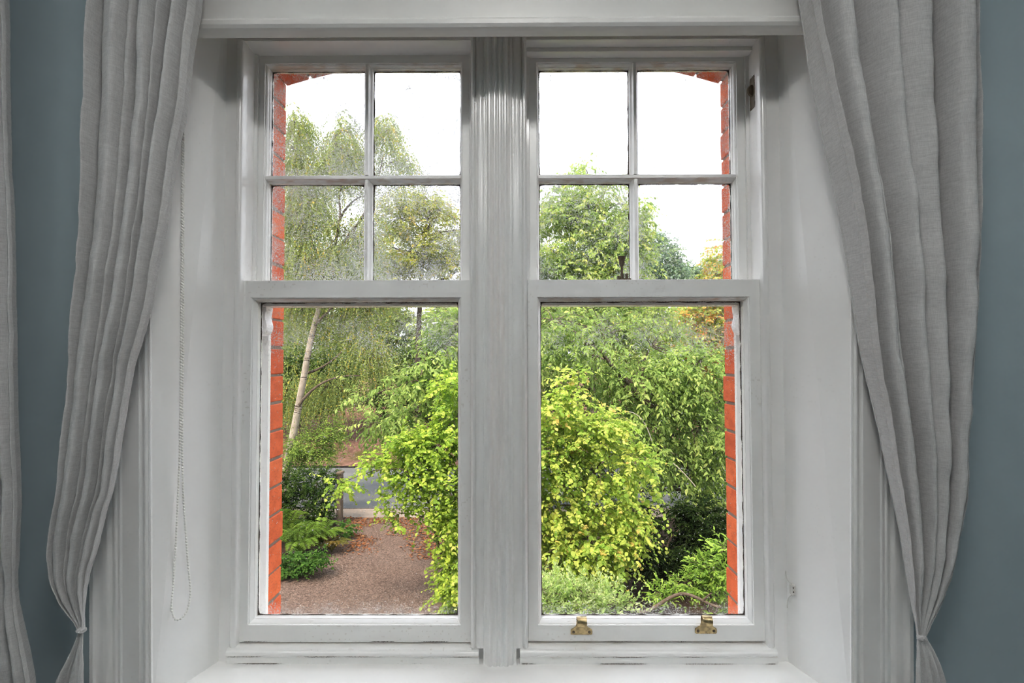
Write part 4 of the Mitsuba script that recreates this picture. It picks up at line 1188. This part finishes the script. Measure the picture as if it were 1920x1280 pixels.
# fallen branch and bare twigs at the right
pts_ = smooth_path([at(1195, 1148, 6.5), at(1240, 1130, 6.5), at(1282, 1113, 6.45), at(1318, 1126, 6.4), at(1350, 1138, 6.4)], 16)
lab('bare_branch', 'bare brown branch leaning through the low shrub at lower right', 'branch')
add('bare_branch__stem', tube(pts_, np.linspace(0.026, 0.019, 16), 8), 'bark', smooth=True)
add('bare_branch__stub', tube([at(1318, 1126, 6.4), at(1328, 1116, 6.36), at(1334, 1112, 6.32)], [0.016, 0.012, 0.008], 6), 'bark', smooth=True)
for i, q in enumerate(([(1172, 772), (1195, 778), (1212, 800), (1222, 826)], [(1262, 868), (1285, 890), (1304, 912)])):
    kk = free('pale_stem')
    lab(kk, 'thin pale arching stem among the cherry leaves' if i == 0 else 'thin pale straight stem above the dark gap at right', 'stem')
    add(kk, tube(smooth_path([at(a, b, 10.6) for a, b in q], 12), 0.011, 6), 'pale_twig', smooth=True)

# ---------------------------------------------------------------- hedge, gate pier and ferns at the left of the drive
YH = 15.2
bl = [(590, 900, 40, 26), (545, 905, 36, 32), (606, 940, 22, 34), (570, 950, 45, 34), (500, 930, 60, 50), (420, 935, 60, 50), (320, 935, 70, 50), (200, 935, 80, 50), (60, 935, 90, 50), (618, 890, 10, 18)]
b0 = at(570, 980, YH)
plant('hedge', 'dark green hedge ending beside the road at the left of the driveway', 'hedge', [b0[0], YH, G], [B(a, b, YH, c, d, 0.5) for a, b, c, d in bl], 320, 5600, 8, 0.2, 0.1, (0.06, 0.038), [(0.024, 0.050, 0.012), (0.045, 0.080, 0.017), (0.075, 0.125, 0.026)], [0.4, 0.4, 0.2],
      trunk_r=0.04, thr=0.34, clump=1.6, hang=0.1, inner=0.5, bsdf='leaf_matt')
bl = [(585, 838, 36, 24), (622, 812, 18, 28), (548, 850, 18, 30), (600, 860, 40, 14)]
b0 = at(590, 900, 16.0)
plant('bank_shrub', 'loose mid green shrub rising above the dark hedge beside the birch trunk', 'shrub', [b0[0], 16.5, G], [B(a, b, 16.3, c, d, 0.35) for a, b, c, d in bl], 321, 700, 8, 0.35, 0.2, (0.075, 0.04), [(0.16, 0.24, 0.05), (0.24, 0.33, 0.07), (0.10, 0.16, 0.035)], [0.4, 0.35, 0.25],
      trunk_r=0.025, thr=0.42, clump=1.6, hang=0.2, inner=0.2, bsdf='leaf_matt')
c = at(637, 930, YH)
lab('gate_pier', 'dark narrow gate pier at the end of the hedge', 'pier')
add('gate_pier__shaft', bev(c[0] - 0.06, c[0] + 0.06, YH - 0.1, YH + 0.15, G, G + 1.45, 0.012), 'pier_stone')
add('gate_pier__cap', bev(c[0] - 0.08, c[0] + 0.08, YH - 0.12, YH + 0.17, G + 1.45, G + 1.52, 0.015), 'pier_stone')


def fern(px, py, label, seed, size=1.0, nfr=13, col=((0.10, 0.175, 0.026), (0.16, 0.25, 0.04), (0.065, 0.12, 0.022))):
    r = np.random.default_rng(seed)
    key = free('fern')
    lab(key, label, 'fern', 'ferns beside the driveway')
    o = gp(px, py)
    for f in range(nfr):
        a = 2 * math.pi * (f + r.uniform(-0.3, 0.3)) / nfr
        L = size * r.uniform(0.75, 1.1)
        h = size * r.uniform(0.6, 1.0)
        t = np.linspace(0, 1, 30)
        out = np.array([math.cos(a), math.sin(a), 0])
        path = o + out * (L * 0.72 * t ** 1.2)[:, None] + np.array([0, 0, 1]) * (h * (1.9 * t - 1.25 * t ** 2.2))[:, None]
        P, A, N, LL_, W = [], [], [], [], []
        tan = unit(np.gradient(path, axis=0))
        for j in range(3, 30):
            sd = np.cross(tan[j], [0, 0, 1.0])
            sd /= np.linalg.norm(sd) + 1e-9
            nn = np.cross(sd, tan[j])
            for s in (-1, 1):
                P.append(path[j]); A.append(sd * s + tan[j] * 0.5 + np.array([0, 0, -0.15]) + r.normal(0, 0.08, 3)); N.append(nn + r.normal(0, 0.15, 3))
                LL_.append(size * 0.19 * math.sin(math.pi * (0.10 + 0.88 * (1 - t[j]))) ** 0.8 + 0.012); W.append(size * 0.028)
        c_ = np.array(col[r.integers(0, len(col))]) * r.uniform(0.8, 1.2)
        mm, vc = leaf_mesh(np.array(P), np.array(A), np.array(N), np.array(LL_), np.array(W), np.repeat(c_[None], len(P), 0), LEAF_LO)
        st = tube(path, np.linspace(0.005, 0.002, 30) * size, 4)
        both = cat_([mm, st])
        add(key + '__frond', both, 'leaf_tint', color=np.vstack([vc, np.repeat([[0.10, 0.11, 0.03]], len(st.vertices), 0)]))


FERN_L = ((0.19, 0.31, 0.05), (0.25, 0.37, 0.07), (0.13, 0.22, 0.04))
fern(562, 1046, 'large green fern nearest the brick reveal beside the driveway', 51, 1.0, 20, FERN_L)
fern(598, 1032, 'green fern nearest the gate pier beside the driveway', 52, 0.9, 18, FERN_L)
fern(535, 1020, 'fern behind the others, half hidden by the brick reveal', 53, 1.0, 18)
fern(622, 1036, 'browning fern at the edge of the gravel', 54, 0.6, 13, ((0.26, 0.19, 0.05), (0.20, 0.20, 0.05)))
bl = [(545, 1058, 28, 12), (578, 1052, 24, 10), (515, 1066, 30, 14), (600, 1044, 14, 6), (650, 990, 10, 10), (638, 1003, 10, 8)]
b0 = at(550, 1066, 11.2)
plant('ivy_patch', 'low dark green ivy along the driveway edge below the ferns', 'ivy', [b0[0], 11.3, G], [B(a, b, 11.3 if b > 1020 else 14, c, d, 0.3) for a, b, c, d in bl], 330, 520, 8, 0.18, 0.1, (0.06, 0.048), [(0.05, 0.12, 0.024), (0.09, 0.18, 0.036)], [0.5, 0.5], trunk_r=0.015, thr=0.3, hang=0.2)
